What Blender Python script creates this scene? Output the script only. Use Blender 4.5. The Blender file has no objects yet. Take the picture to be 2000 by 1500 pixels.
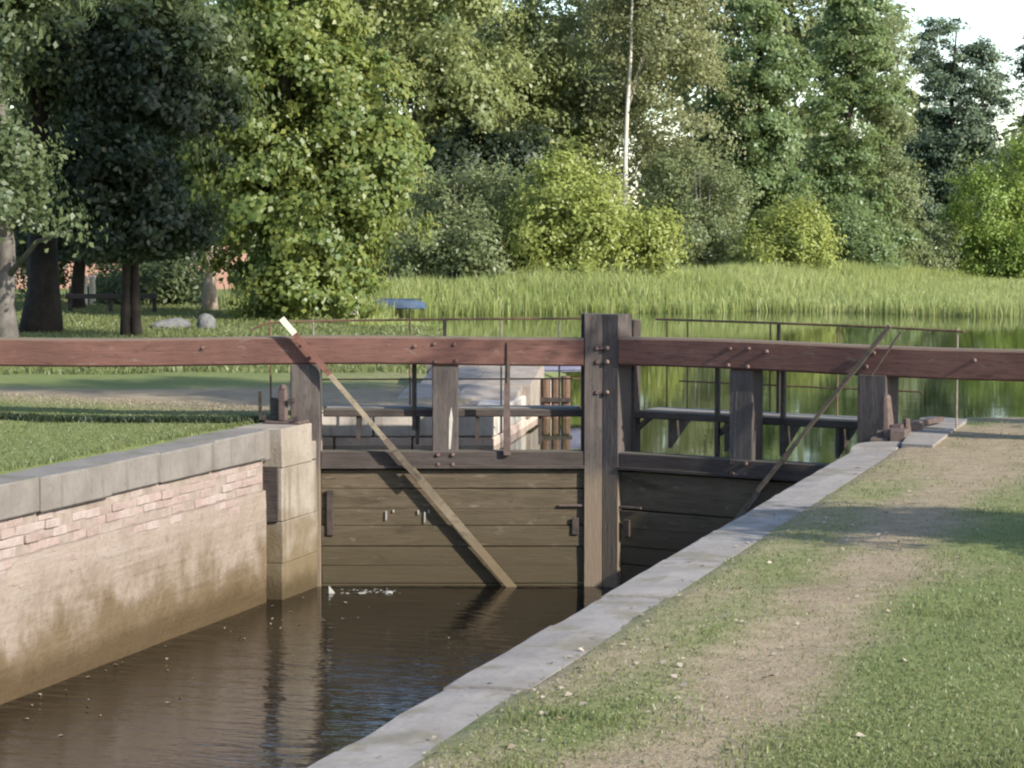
import bpy, bmesh, math, random
import numpy as np
from mathutils import Vector, Matrix

# ------------------------------------------------------------------ camera, sky, sun, exposure
# World frame: X across the lock to the right bank, Y upstream along the lock, Z up; coping top at z = 0.
scene = bpy.context.scene
COL = scene.collection
CAM = Vector((6.27, -22.97, 2.07))
YAW = math.radians(17.0)
PITCH = math.radians(3.73)
FPX = 4600.0                                  # focal length in pixels of the 2000-pixel-wide photograph
cam_d = bpy.data.cameras.new('camera')
cam_d.sensor_width = 36.0
cam_d.lens = 36.0 * FPX / 2000.0
cam_d.clip_start = 0.1
cam_d.clip_end = 3000.0
cam = bpy.data.objects.new('camera', cam_d)
cam.location = CAM
cam.rotation_euler = (math.pi / 2 - PITCH, 0.0, YAW)
COL.objects.link(cam)
scene.camera = cam

SUN_HEAD = math.radians(112.0)                # compass heading from +Y towards +X
SUN_ELEV = math.radians(28.0)
world = bpy.data.worlds.new('World')
scene.world = world
world.use_nodes = True
wn = world.node_tree
wn.nodes.clear()
sky = wn.nodes.new('ShaderNodeTexSky')
sky.sky_type = 'NISHITA'
sky.sun_disc = False
sky.sun_elevation = SUN_ELEV
sky.sun_rotation = SUN_HEAD
sky.air_density = 1.0
sky.dust_density = 0.8
bg = wn.nodes.new('ShaderNodeBackground')
bg.inputs['Strength'].default_value = 0.135
wo = wn.nodes.new('ShaderNodeOutputWorld')
wn.links.new(sky.outputs[0], bg.inputs['Color'])
wn.links.new(bg.outputs[0], wo.inputs['Surface'])

sun_d = bpy.data.lights.new('sun', 'SUN')
sun_d.energy = 4.1
sun_d.angle = math.radians(0.55)
sun_d.color = (1.0, 0.91, 0.75)
sun = bpy.data.objects.new('sun', sun_d)
to_sun = Vector((math.sin(SUN_HEAD) * math.cos(SUN_ELEV), math.cos(SUN_HEAD) * math.cos(SUN_ELEV), math.sin(SUN_ELEV)))
sun.rotation_euler = to_sun.to_track_quat('Z', 'Y').to_euler()
sun.location = (30, -10, 20)
COL.objects.link(sun)

vs = scene.view_settings
vs.view_transform = 'Standard'
vs.look = 'None'
vs.exposure = 1.30
vs.gamma = 1.0
vs.use_curve_mapping = False
scene.render.engine = 'CYCLES'
scene.cycles.use_denoising = True
scene.cycles.filter_width = 2.2
scene.cycles.max_bounces = 8
scene.cycles.transparent_max_bounces = 8

# ------------------------------------------------------------------ helpers
R = random.Random(7)
NR = np.random.default_rng(11)
FWD = Vector((-math.sin(YAW), math.cos(YAW), 0.0))
RGT = Vector((math.cos(YAW), math.sin(YAW), 0.0))


def cw(xc, yc, z=0.0):
    """a point xc metres right of and yc metres ahead of where the photographer stood"""
    p = CAM + RGT * xc + FWD * yc
    return Vector((p.x, p.y, z))


def at(px, py, yc):
    """the place yc metres ahead on the sight line through a photo pixel"""
    z = CAM.z + yc * math.tan(math.atan((750 - py) / FPX) - PITCH)
    return cw(yc * (px - 1000) / FPX, yc, z)


def to_cam(x, y):
    dx, dy = x - CAM.x, y - CAM.y
    return dx * RGT.x + dy * RGT.y, dx * FWD.x + dy * FWD.y


def tag(o, label=None, cat=None, group=None, kind=None):
    if label: o['label'] = label
    if cat: o['category'] = cat
    if group: o['group'] = group
    if kind: o['kind'] = kind
    return o


def mesh_of(name, verts, faces, mat=None, smooth=False):
    me = bpy.data.meshes.new(name)
    me.from_pydata([tuple(v) for v in verts], [], faces)
    me.update()
    if mat: me.materials.append(mat)
    if smooth:
        me.polygons.foreach_set('use_smooth', [True] * len(me.polygons))
    return me


def obj(name, me, parent=None, loc=None, rot=None):
    o = bpy.data.objects.new(name, me)
    COL.objects.link(o)
    if parent: o.parent = parent
    if loc is not None: o.location = loc
    if rot is not None: o.rotation_euler = rot
    return o


def empty(name, loc=(0, 0, 0), rz=0.0):
    o = bpy.data.objects.new(name, None)
    COL.objects.link(o)
    o.location = loc
    o.rotation_euler = (0, 0, rz)
    o.empty_display_size = 0.2
    return o


class MB:
    """collects shapes into one mesh"""
    def __init__(self):
        self.v, self.f = [], []

    def add(self, verts, faces):
        n = len(self.v)
        self.v += [Vector(v) for v in verts]
        self.f += [tuple(i + n for i in f) for f in faces]
        return self

    def box(self, x0, x1, y0, y1, z0, z1, c=0.008, jit=0.0):
        """box with chamfered edges"""
        c = min(c, abs(x1 - x0) * .3, abs(y1 - y0) * .3, abs(z1 - z0) * .3)
        bm = bmesh.new()
        bmesh.ops.create_cube(bm, size=1.0)
        for v in bm.verts:
            v.co = Vector((x0 + (v.co.x + .5) * (x1 - x0), y0 + (v.co.y + .5) * (y1 - y0), z0 + (v.co.z + .5) * (z1 - z0)))
            if jit: v.co += Vector((R.uniform(-jit, jit), R.uniform(-jit, jit), R.uniform(-jit, jit)))
        if c > 0:
            bmesh.ops.bevel(bm, geom=bm.edges[:], offset=c, segments=1, affect='EDGES')
        bm.verts.index_update()
        self.add([v.co.copy() for v in bm.verts], [[v.index for v in f.verts] for f in bm.faces])
        bm.free()
        return self

    def prism(self, pts, z0, z1):
        """upright prism over a counter-clockwise outline"""
        n = len(pts)
        vs_ = [(p[0], p[1], z0) for p in pts] + [(p[0], p[1], z1) for p in pts]
        fs = [tuple(range(n))[::-1], tuple(range(n, 2 * n))]
        fs += [(i, (i + 1) % n, n + (i + 1) % n, n + i) for i in range(n)]
        return self.add(vs_, fs)

    def tube(self, pts, radii, seg=8, cap=True):
        pts = [Vector(p) for p in pts]
        rings = []
        n0 = len(self.v)
        for i, p in enumerate(pts):
            d = (pts[min(i + 1, len(pts) - 1)] - pts[max(i - 1, 0)]).normalized()
            a = d.orthogonal().normalized() if abs(d.z) < .9 else Vector((1, 0, 0))
            a = (a - d * a.dot(d)).normalized()
            b = d.cross(a)
            r = radii[i] if hasattr(radii, '__len__') else radii
            for k in range(seg):
                t = 2 * math.pi * k / seg
                self.v.append(p + (a * math.cos(t) + b * math.sin(t)) * r)
        for i in range(len(pts) - 1):
            for k in range(seg):
                self.f.append((n0 + i * seg + k, n0 + i * seg + (k + 1) % seg, n0 + (i + 1) * seg + (k + 1) % seg, n0 + (i + 1) * seg + k))
        if cap:
            self.f.append(tuple(n0 + k for k in range(seg))[::-1])
            m = n0 + (len(pts) - 1) * seg
            self.f.append(tuple(m + k for k in range(seg)))
        return self

    def bar(self, p0, p1, w, h, up=(0, 0, 1)):
        """rectangular bar from p0 to p1, w across and h along up"""
        p0, p1 = Vector(p0), Vector(p1)
        d = (p1 - p0).normalized()
        s = d.cross(Vector(up)).normalized()
        u = s.cross(d)
        c = []
        for p in (p0, p1):
            for a, b in ((-1, -1), (1, -1), (1, 1), (-1, 1)):
                c.append(p + s * (a * w / 2) + u * (b * h / 2))
        return self.add(c, [(0, 1, 2, 3), (7, 6, 5, 4), (0, 4, 5, 1), (1, 5, 6, 2), (2, 6, 7, 3), (3, 7, 4, 0)])

    def build(self, name, mat, parent=None, loc=None, rot=None, smooth=False):
        me = mesh_of(name, self.v, self.f, mat, smooth)
        bm = bmesh.new(); bm.from_mesh(me)
        bmesh.ops.recalc_face_normals(bm, faces=bm.faces[:])
        bm.to_mesh(me); bm.free()
        return obj(name, me, parent, loc, rot)


# value noise on the ground plane (shared by ground colours, blades and shore lines)
_T = NR.random((256, 256))


def vnoise(x, y):
    x = np.asarray(x, float); y = np.asarray(y, float)
    xi = np.floor(x).astype(int); yi = np.floor(y).astype(int)
    fx = x - xi; fy = y - yi
    fx = fx * fx * (3 - 2 * fx); fy = fy * fy * (3 - 2 * fy)
    a = _T[xi & 255, yi & 255]; b = _T[(xi + 1) & 255, yi & 255]
    c = _T[xi & 255, (yi + 1) & 255]; d = _T[(xi + 1) & 255, (yi + 1) & 255]
    return (a * (1 - fx) + b * fx) * (1 - fy) + (c * (1 - fx) + d * fx) * fy


def fbm(x, y, s=1.0, o=4):
    t = 0; w = 0; a = 1.0
    for i in range(o):
        t = t + a * vnoise(np.asarray(x) * s + 17.3 * i, np.asarray(y) * s + 5.1 * i)
        w += a; a *= .5; s *= 2.03
    return t / w


def sstep(a, b, x):
    t = np.clip((np.asarray(x, float) - a) / (b - a), 0, 1)
    return t * t * (3 - 2 * t)


# ------------------------------------------------------------------ materials
RIP = 0.03


class NT:
    """small node-tree writer"""
    def __init__(self, name):
        self.m = bpy.data.materials.new(name)
        self.m.use_nodes = True
        self.t = self.m.node_tree
        self.t.nodes.clear()
        self.out = self.n('ShaderNodeOutputMaterial')

    def n(self, kind, **kw):
        nd = self.t.nodes.new(kind)
        for k, v in kw.items():
            setattr(nd, k, v)
        return nd

    def set(self, sock, val):
        if isinstance(val, bpy.types.NodeSocket):
            self.t.links.new(val, sock)
        elif isinstance(val, (tuple, list)) and len(val) == 3 and sock.type == 'RGBA':
            sock.default_value = (*val, 1)
        else:
            sock.default_value = val

    def coord(self, which='Object', scale=(1, 1, 1), loc=(0, 0, 0)):
        tc = self.n('ShaderNodeTexCoord')
        mp = self.n('ShaderNodeMapping')
        mp.inputs['Scale'].default_value = scale
        mp.inputs['Location'].default_value = loc
        self.t.links.new(tc.outputs[which], mp.inputs['Vector'])
        return mp.outputs[0]

    def geo(self, which='Position'):
        return self.n('ShaderNodeNewGeometry').outputs[which]

    def xyz(self, vec):
        s = self.n('ShaderNodeSeparateXYZ')
        self.set(s.inputs[0], vec)
        return s.outputs

    def noise(self, vec, scale, detail=4, rough=.55, dist=0.0):
        nd = self.n('ShaderNodeTexNoise')
        self.set(nd.inputs['Vector'], vec)
        nd.inputs['Scale'].default_value = scale
        nd.inputs['Detail'].default_value = detail
        nd.inputs['Roughness'].default_value = rough
        nd.inputs['Distortion'].default_value = dist
        return nd.outputs['Fac']

    def math(self, op, a, b=0.0, c=None, clamp=False):
        nd = self.n('ShaderNodeMath', operation=op, use_clamp=clamp)
        self.set(nd.inputs[0], a); self.set(nd.inputs[1], b)
        if c is not None: self.set(nd.inputs[2], c)
        return nd.outputs[0]

    def ramp(self, fac, a, b, lo=0.0, hi=1.0):
        nd = self.n('ShaderNodeMapRange')
        nd.interpolation_type = 'SMOOTHSTEP'
        self.set(nd.inputs[0], fac)
        nd.inputs[1].default_value = a; nd.inputs[2].default_value = b
        nd.inputs[3].default_value = lo; nd.inputs[4].default_value = hi
        return nd.outputs[0]

    def mix(self, fac, a, b, blend='MIX'):
        nd = self.n('ShaderNodeMix', data_type='RGBA', blend_type=blend)
        self.set(nd.inputs[0], fac); self.set(nd.inputs[6], a); self.set(nd.inputs[7], b)
        return nd.outputs[2]

    def attr(self, name):
        return self.n('ShaderNodeAttribute', attribute_name=name).outputs['Fac']

    def bump(self, h, strength=.4, dist=.01):
        nd = self.n('ShaderNodeBump')
        nd.inputs['Strength'].default_value = strength
        nd.inputs['Distance'].default_value = dist
        self.set(nd.inputs['Height'], h)
        return nd.outputs[0]

    def principled(self, color, rough=.8, normal=None, spec=.3, metal=0.0):
        p = self.n('ShaderNodeBsdfPrincipled')
        self.set(p.inputs['Base Color'], color)
        self.set(p.inputs['Roughness'], rough)
        p.inputs['Specular IOR Level'].default_value = spec
        p.inputs['Metallic'].default_value = metal
        if normal is not None: self.set(p.inputs['Normal'], normal)
        self.t.links.new(p.outputs[0], self.out.inputs['Surface'])
        return self.m


def wood(name, c1, c2, grain=(1.2, 14, 14), top=None, algae=None, rough=.85, peel=None):
    """sawn timber with long grain; top = lichen tint on upward faces, algae = (colour, z low, z high)"""
    w = NT(name)
    v = w.coord('Object', grain)
    n1 = w.noise(v, 1.6, 6, .6, .6)
    n2 = w.noise(w.coord('Object', (1.3, 1.3, 1.3)), 1.5, 4)
    n3 = w.noise(w.coord('Object', (grain[0] * 2, grain[1] * 4, grain[2] * 4)), 2.2, 3)
    col = w.mix(w.ramp(n1, .3, .72), c1, c2)
    col = w.mix(w.ramp(n2, .35, .75, 0, .55), col, tuple(x * .62 for x in c1))
    col = w.mix(w.ramp(n3, .56, .66, 0, .55), col, tuple(x * .35 for x in c1))
    if peel:
        n4 = w.noise(w.coord('Object', (2.2, 6, 6)), 2.3, 6, .65, .4)
        col = w.mix(w.ramp(n4, .60, .655, 0, .8), col, peel)
        n5 = w.noise(w.coord('Object', (.8, 3, 3), (3, 1, 7)), 2.0, 5, .7, .8)
        col = w.mix(w.ramp(n5, .54, .70, 0, .7), col, tuple(x * .45 for x in c1))
    if algae:
        z = w.xyz(w.geo('Position'))[2]
        zz = w.math('ADD', z, w.math('MULTIPLY', w.math('SUBTRACT', n2, .5), .7))
        col = w.mix(w.ramp(zz, algae[1], algae[2], .85, 0), col, algae[0])
    if top:
        nz = w.xyz(w.geo('Normal'))[2]
        col = w.mix(w.math('MULTIPLY', w.ramp(nz, .6, .95), w.ramp(n2, .2, .6, .45, 1)), col, top)
    nb = w.bump(w.math('ADD', n1, w.math('MULTIPLY', n3, .7)), .55, .012)
    return w.principled(col, rough, nb, .25)


def stone(name, c1, c2, dark, scale=3.0, bump=.5, streak=True, spec=.25, moss=None, rough=.9, algae=None):
    w = NT(name)
    p = w.geo('Position')
    n1 = w.noise(p, scale, 6, .62)
    n2 = w.noise(p, scale * 9, 4, .6)
    n3 = w.noise(p, scale * .45, 3)
    col = w.mix(w.ramp(n1, .32, .68), c1, c2)
    col = w.mix(w.ramp(n2, .55, .75, 0, .5), col, dark)
    col = w.mix(w.ramp(n3, .52, .75, 0, .45), col, dark)
    if streak:
        mp = w.n('ShaderNodeMapping'); mp.inputs['Scale'].default_value = (9, 9, .7)
        w.set(mp.inputs[0], p)
        s = w.noise(mp.outputs[0], 1.0, 4, .6)
        nz = w.xyz(w.geo('Normal'))[2]
        col = w.mix(w.math('MULTIPLY', w.ramp(s, .52, .7, 0, .6), w.ramp(nz, .3, .7, 1, 0)), col, dark)
    if moss:
        m = w.noise(p, 2.1, 5, .6)
        nz = w.xyz(w.geo('Normal'))[2]
        col = w.mix(w.math('MULTIPLY', w.ramp(m, .5, .64, 0, .7), w.ramp(nz, .4, .9)), col, moss)
    if algae:
        zz = w.math('ADD', w.xyz(p)[2], w.math('MULTIPLY', w.math('SUBTRACT', n1, .5), 1.3))
        zz = w.math('ADD', zz, w.math('MULTIPLY', w.math('SUBTRACT', n3, .5), 1.0))
        col = w.mix(w.ramp(zz, algae[1], algae[2], .85, 0), col, algae[0])
        col = w.mix(w.ramp(w.math('ADD', w.xyz(p)[2], w.math('MULTIPLY', w.math('SUBTRACT', n1, .5), .4)), -1.75, -1.5, .85, 0), col, (.045, .032, .016))
    nb = w.bump(w.math('ADD', n1, w.math('MULTIPLY', n2, .6)), bump, .02)
    return w.principled(col, rough, nb, spec)


def metal(name, c1, c2, rough=.65):
    w = NT(name)
    n = w.noise(w.geo('Position'), 14, 5, .6)
    return w.principled(w.mix(w.ramp(n, .35, .65), c1, c2), rough, w.bump(n, .35, .006), .4)


def leafmat(name, a, b, c, trans=.52, gloss=.02):
    """a, b: the two leaf greens; c: the yellowed or dry leaf"""
    w = NT(name)
    t = w.attr('tint')
    isl = w.geo('Random Per Island')
    col = w.mix(w.ramp(t, .0, 1.0), a, b)
    col = w.mix(w.ramp(isl, .80, 1.0, 0, .7), col, c)
    big = w.noise(w.geo('Position'), .45, 3)
    col = w.mix(w.ramp(big, .45, .7, 0, .35), col, a)
    d = w.n('ShaderNodeBsdfDiffuse'); w.set(d.inputs[0], col)
    tr = w.n('ShaderNodeBsdfTranslucent')
    w.set(tr.inputs[0], w.mix(.55, col, tuple(min(1, x * 1.5) for x in c)))
    g = w.n('ShaderNodeBsdfGlossy'); g.inputs['Roughness'].default_value = .45
    g.inputs['Color'].default_value = (.9, .95, 1, 1)
    m1 = w.n('ShaderNodeMixShader'); m1.inputs[0].default_value = trans
    w.t.links.new(d.outputs[0], m1.inputs[1]); w.t.links.new(tr.outputs[0], m1.inputs[2])
    m2 = w.n('ShaderNodeMixShader'); m2.inputs[0].default_value = gloss
    w.t.links.new(m1.outputs[0], m2.inputs[1]); w.t.links.new(g.outputs[0], m2.inputs[2])
    w.t.links.new(m2.outputs[0], w.out.inputs['Surface'])
    return w.m


def ground_mat(name):
    w = NT(name)
    p = w.geo('Position')
    dry = w.attr('dry')
    n1 = w.noise(p, 1.1, 5, .6); n2 = w.noise(p, 7, 5, .65); n3 = w.noise(p, 38, 3, .6)
    green = w.mix(w.ramp(n2, .3, .7), (.105, .134, .048), (.14, .165, .064))
    straw = w.mix(w.ramp(n2, .3, .7), (.190, .153, .104), (.245, .202, .145))
    soil = (.155, .122, .085)
    straw = w.mix(w.ramp(n1, .5, .7, 0, .6), straw, soil)
    f = w.math('ADD', dry, w.math('MULTIPLY', w.math('SUBTRACT', n2, .5), .55))
    col = w.mix(w.ramp(f, .12, .92), green, straw)
    col = w.mix(w.ramp(n3, .62, .75, 0, .6), col, (.24, .205, .15))
    col = w.mix(w.ramp(n3, .24, .38, .5, 0), col, (.08, .085, .045))
    return w.principled(col, .95, w.bump(w.math('ADD', n2, n3), .5, .02), .1)


def water_mat(name, base, rough, scale, strength, stretch=(1, 1, 1), rot=0.0, ripple_y=None):
    w = NT(name)
    tc = w.n('ShaderNodeTexCoord'); mp = w.n('ShaderNodeMapping')
    mp.inputs['Scale'].default_value = stretch
    mp.inputs['Rotation'].default_value = (0, 0, rot)
    w.t.links.new(tc.outputs['Object'], mp.inputs['Vector'])
    n1 = w.noise(mp.outputs[0], scale, 3, .5, .5)
    n2 = w.noise(mp.outputs[0], scale * 4.5, 2, .5)
    calm = w.noise(w.geo('Position'), .16, 2)
    h = w.math('MULTIPLY', w.math('ADD', n1, w.math('MULTIPLY', n2, .22)), w.ramp(calm, .35, .62, .35, 1.0))
    if ripple_y:
        h = w.math('MULTIPLY', h, w.ramp(w.xyz(w.geo('Position'))[1], ripple_y[0], ripple_y[1], 1.0, .22))
    nb = w.bump(h, strength, RIP if ripple_y else .05)
    p = w.n('ShaderNodeBsdfPrincipled')
    w.set(p.inputs['Base Color'], base)
    p.inputs['Roughness'].default_value = rough
    p.inputs['IOR'].default_value = 1.333
    p.inputs['Specular IOR Level'].default_value = .5
    w.set(p.inputs['Normal'], nb)
    w.t.links.new(p.outputs[0], w.out.inputs['Surface'])
    return w.m


def wall_mat(name):
    """lock wall render: pale lime-washed upper part, brown algae with a ragged upper edge, wet dark foot"""
    w = NT(name)
    p = w.geo('Position')
    z = w.xyz(p)[2]
    n1 = w.noise(p, 2.2, 6, .62); n2 = w.noise(p, 16, 5, .6)
    mp = w.n('ShaderNodeMapping'); mp.inputs['Scale'].default_value = (1.1, 1.1, .8)
    w.set(mp.inputs[0], p)
    st = w.noise(mp.outputs[0], 1.5, 6, .65)
    mp2 = w.n('ShaderNodeMapping'); mp2.inputs['Scale'].default_value = (.5, .5, 9)
    w.set(mp2.inputs[0], p)
    lay = w.noise(mp2.outputs[0], 1.4, 4, .6)
    col = w.mix(w.ramp(n1, .3, .7), (.160, .130, .106), (.215, .182, .158))
    col = w.mix(w.ramp(lay, .50, .72, 0, .55), col, (.245, .215, .20))
    col = w.mix(w.ramp(n2, .58, .74, 0, .5), col, (.095, .07, .046))
    mp3 = w.n('ShaderNodeMapping'); mp3.inputs['Scale'].default_value = (1, .8, 3.2)
    w.set(mp3.inputs[0], p)
    dn = w.n('ShaderNodeVectorMath', operation='ADD')
    nz_ = w.n('ShaderNodeTexNoise'); nz_.inputs['Scale'].default_value = 5; nz_.inputs['Detail'].default_value = 4
    w.set(nz_.inputs['Vector'], p)
    sc_ = w.n('ShaderNodeVectorMath', operation='SCALE'); sc_.inputs['Scale'].default_value = .35
    w.set(sc_.inputs[0], nz_.outputs['Color'])
    w.set(dn.inputs[0], mp3.outputs[0]); w.set(dn.inputs[1], sc_.outputs[0])
    vo = w.n('ShaderNodeTexVoronoi', feature='DISTANCE_TO_EDGE'); vo.inputs['Scale'].default_value = 1.1
    w.set(vo.inputs['Vector'], dn.outputs[0])
    crack = w.math('MULTIPLY', w.ramp(vo.outputs['Distance'], .004, .022, 1, 0), w.ramp(n1, .50, .66))
    col = w.mix(w.math('MULTIPLY', crack, .22), col, (.07, .052, .037))
    spots = w.noise(p, 6.5, 4, .7)
    col = w.mix(w.ramp(spots, .60, .70, 0, .55), col, (.105, .075, .05))
    col = w.mix(w.ramp(z, -1.0, -.62, 0, .3), col, (.27, .225, .21))
    zz = w.math('ADD', z, w.math('MULTIPLY', w.math('SUBTRACT', st, .5), .9))
    zz = w.math('ADD', zz, w.math('MULTIPLY', w.math('SUBTRACT', n1, .5), 1.0))
    col = w.mix(w.ramp(zz, -1.46, -1.02, .85, 0), col, (.085, .060, .031))
    z3 = w.math('ADD', z, w.math('MULTIPLY', w.math('SUBTRACT', n1, .5), .35))
    col = w.mix(w.ramp(z3, -1.68, -1.44, .85, 0), col, (.050, .034, .016))
    nb = w.bump(w.math('SUBTRACT', w.math('ADD', w.math('ADD', n1, w.math('MULTIPLY', lay, .5)), w.math('MULTIPLY', n2, .55)), w.math('MULTIPLY', crack, .12)), .8, .035)
    return w.principled(col, .85, nb, .25)


M = {}
M['red'] = wood('red_paint_wood', (.104, .053, .045), (.130, .067, .056), top=(.13, .11, .08), peel=(.135, .105, .088))
M['dark_wood'] = wood('tarred_wood', (0.0407, 0.0326, 0.0311), (0.0629, 0.0518, 0.0488), top=(0.0962, 0.0888, 0.0703))
M['post'] = wood('post_wood', (0.0629, 0.0533, 0.0518), (0.0925, 0.0799, 0.0770), grain=(14, 14, 1.2), top=(0.0962, 0.0888, 0.0592), algae=((0.1406, 0.1110, 0.0814), -.8, -.35))
M['plank'] = wood('wet_plank', (.070, .054, .036), (.102, .083, .058), algae=((.046, .037, .021), -1.75, -.7), peel=(.135, .112, .088))
M['walk'] = wood('walkway_wood', (0.0814, 0.0740, 0.0703), (0.1184, 0.1110, 0.1073), top=(0.1924, 0.1887, 0.1850))
M['pole'] = wood('pole_wood', (.17, .142, .105), (.24, .205, .155), grain=(2, 2, 2))
M['pole_dark'] = wood('dark_pole_wood', (0.0814, 0.0666, 0.0518), (0.1406, 0.1147, 0.0925), grain=(2, 2, 2))
M['white'] = stone('white_paint', (0.4440, 0.4292, 0.3700), (0.5180, 0.5032, 0.4440), (0.2960, 0.2738, 0.2220), 6, .2, False)
M['redpole'] = wood('red_pole_paint', (.115, .055, .046), (.15, .072, .06), grain=(2, 2, 2))
M['rust'] = metal('rusty_iron', (0.0629, 0.0444, 0.0400), (0.0925, 0.0651, 0.0592), .75)
M['iron'] = metal('dark_iron', (.018, .015, .014), (.045, .032, .028), .6)
M['rail'] = metal('rail_iron', (0.0740, 0.0407, 0.0259), (0.1184, 0.0740, 0.0444), .7)
M['railgrey'] = metal('grey_rail_iron', (0.1480, 0.1295, 0.1036), (0.2072, 0.1850, 0.1554), .7)
M['bolt'] = metal('bolt_iron', (.06, .035, .032), (.14, .09, .08), .5)
M['coping'] = stone('coping_stone', (.128, .118, .110), (.166, .155, .146), (.080, .072, .065), 2.4, .45, True, moss=(.090, .090, .060))
M['copingr'] = stone('coping_slab', (.170, .157, .150), (.218, .204, .197), (.105, .094, .086), 2.0, .5, False, moss=(.125, .112, .080))
M['pier'] = stone('pier_stone', (.185, .162, .138), (.240, .218, .194), (.105, .080, .054), 2.6, .6, algae=((.105, .078, .042), -1.5, -.75))
M['upstone'] = stone('upstream_stone', (.34, .31, .285), (.42, .39, .365), (.22, .185, .16), 2.2, .4)
M['upbrick'] = stone('upstream_pink_stone', (.38, .29, .25), (.45, .36, .32), (.25, .19, .155), 3, .4)
M['mortar'] = stone('mortar', (.19, .158, .140), (.245, .210, .190), (.11, .085, .07), 8, .6, False)
M['wall'] = wall_mat('lock_wall_render')
M['brick1'] = stone('brick_pink', (.225, .170, .158), (.265, .215, .203), (.30, .268, .255), 14, .5, False)
M['brick2'] = stone('brick_pale', (.25, .205, .193), (.295, .258, .246), (.22, .165, .153), 14, .5, False)
M['brick3'] = stone('brick_brown', (.205, .16, .146), (.245, .20, .186), (.15, .11, .098), 14, .5, False)
M['ground'] = ground_mat('lawn_ground')
M['chamber_water'] = water_mat('chamber_water', (.004, .0034, .0028), .04, 2.0, 1.0, (.8, 2.6, 1), -YAW, (-3.6, -.8))
M['lake'] = water_mat('lake_water', (.022, .030, .012), .03, 1.1, .03, (.7, 2.4, 1), -YAW)
M['bark'] = stone('grey_bark', (.085, .078, .075), (.13, .122, .115), (.042, .037, .033), 6, .9, True)
M['bark_dark'] = stone('dark_bark', (.018, .015, .013), (.030, .025, .022), (.010, .008, .007), 6, .9, True)  # near-black bark; the left trunks get their shade from this colour
M['bark_pale'] = stone('pale_bark', (0.2220, 0.1887, 0.1554), (0.2886, 0.2479, 0.2109), (0.1110, 0.0851, 0.0666), 5, .7, True)
M['bark_birch'] = stone('birch_bark', (0.3404, 0.3256, 0.2960), (0.4144, 0.3996, 0.3700), (0.0740, 0.0629, 0.0555), 5, .4, False)
M['leaf_maple'] = leafmat('maple_leaves', (.088, .140, .044), (.175, .222, .062), (.30, .31, .09))
M['leaf_linden'] = leafmat('linden_leaves', (.062, .092, .040), (.100, .135, .056), (.15, .17, .08))
M['leaf_shade'] = leafmat('shade_toned_leaves', (.020, .034, .017), (.034, .050, .023), (.055, .07, .03))  # near-black greens put deep shade into the leaf colour
M['leaf_olive'] = leafmat('olive_leaves', (.142, .182, .070), (.210, .245, .095), (.29, .30, .12))
M['leaf_birch'] = leafmat('birch_leaves', (.165, .190, .092), (.225, .245, .120), (.29, .29, .15))
M['leaf_alder'] = leafmat('alder_leaves', (.088, .145, .062), (.150, .212, .086), (.23, .27, .11))
M['leaf_spruce'] = leafmat('spruce_sprays', (.052, .086, .058), (.090, .128, .078), (.15, .18, .10), .2)
M['leaf_willow'] = leafmat('willow_leaves', (.175, .222, .052), (.240, .285, .075), (.34, .35, .12), .45)
M['leaf_grey'] = leafmat('grey_willow_leaves', (.120, .160, .074), (.172, .210, .100), (.24, .26, .12))
M['leaf_lime'] = leafmat('lime_green_leaves', (.130, .210, .042), (.195, .270, .058), (.29, .34, .09), .45)
M['reed'] = leafmat('reed_blades', (.175, .230, .06), (.245, .295, .10), (.36, .35, .17), .5, .02)
M['grass'] = leafmat('grass_blades', (.112, .145, .050), (.148, .178, .066), (.20, .18, .09), .45, .02)
M['straw'] = leafmat('dry_grass_blades', (.19, .158, .104), (.235, .198, .138), (.27, .235, .172), .25, .03)
M['litter'] = leafmat('fallen_leaves', (.27, .235, .185), (.34, .30, .245), (.15, .11, .075), .1, .05)
M['blue'] = stone('blue_hull_paint', (0.0370, 0.0629, 0.1184), (0.0555, 0.0851, 0.1480), (0.0814, 0.0999, 0.1332), 4, .2, False)
M['tarp'] = stone('blue_tarpaulin', (0.0814, 0.0851, 0.1406), (0.1184, 0.1221, 0.1776), (0.1628, 0.1628, 0.1998), 5, .5, False)
M['boulder'] = stone('boulder_stone', (.085, .088, .093), (.13, .133, .14), (.045, .045, .042), 4, .7, False)
M['rubble'] = stone('pale_rubble', (.20, .172, .15), (.26, .23, .205), (.12, .10, .085), 5, .6, False)
M['brown'] = wood('brown_timber', (.10, .062, .045), (.15, .095, .068), grain=(12, 12, 1.5))
M['house'] = stone('house_wall', (.30, .18, .14), (.36, .22, .18), (.22, .13, .10), 2, .3, False)
M['roof'] = stone('house_roof', (.20, .075, .06), (.27, .11, .085), (.14, .06, .05), 6, .5, False)
M['glass'] = metal('window_glass', (.03, .035, .04), (.05, .055, .06), .08)
M['bare'] = stone('bare_wood', (.34, .32, .29), (.42, .40, .37), (.22, .2, .18), 8, .3, False)
M['foam'] = stone('foam', (.20, .20, .19), (.26, .26, .25), (.14, .13, .12), 12, .3, False)

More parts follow.
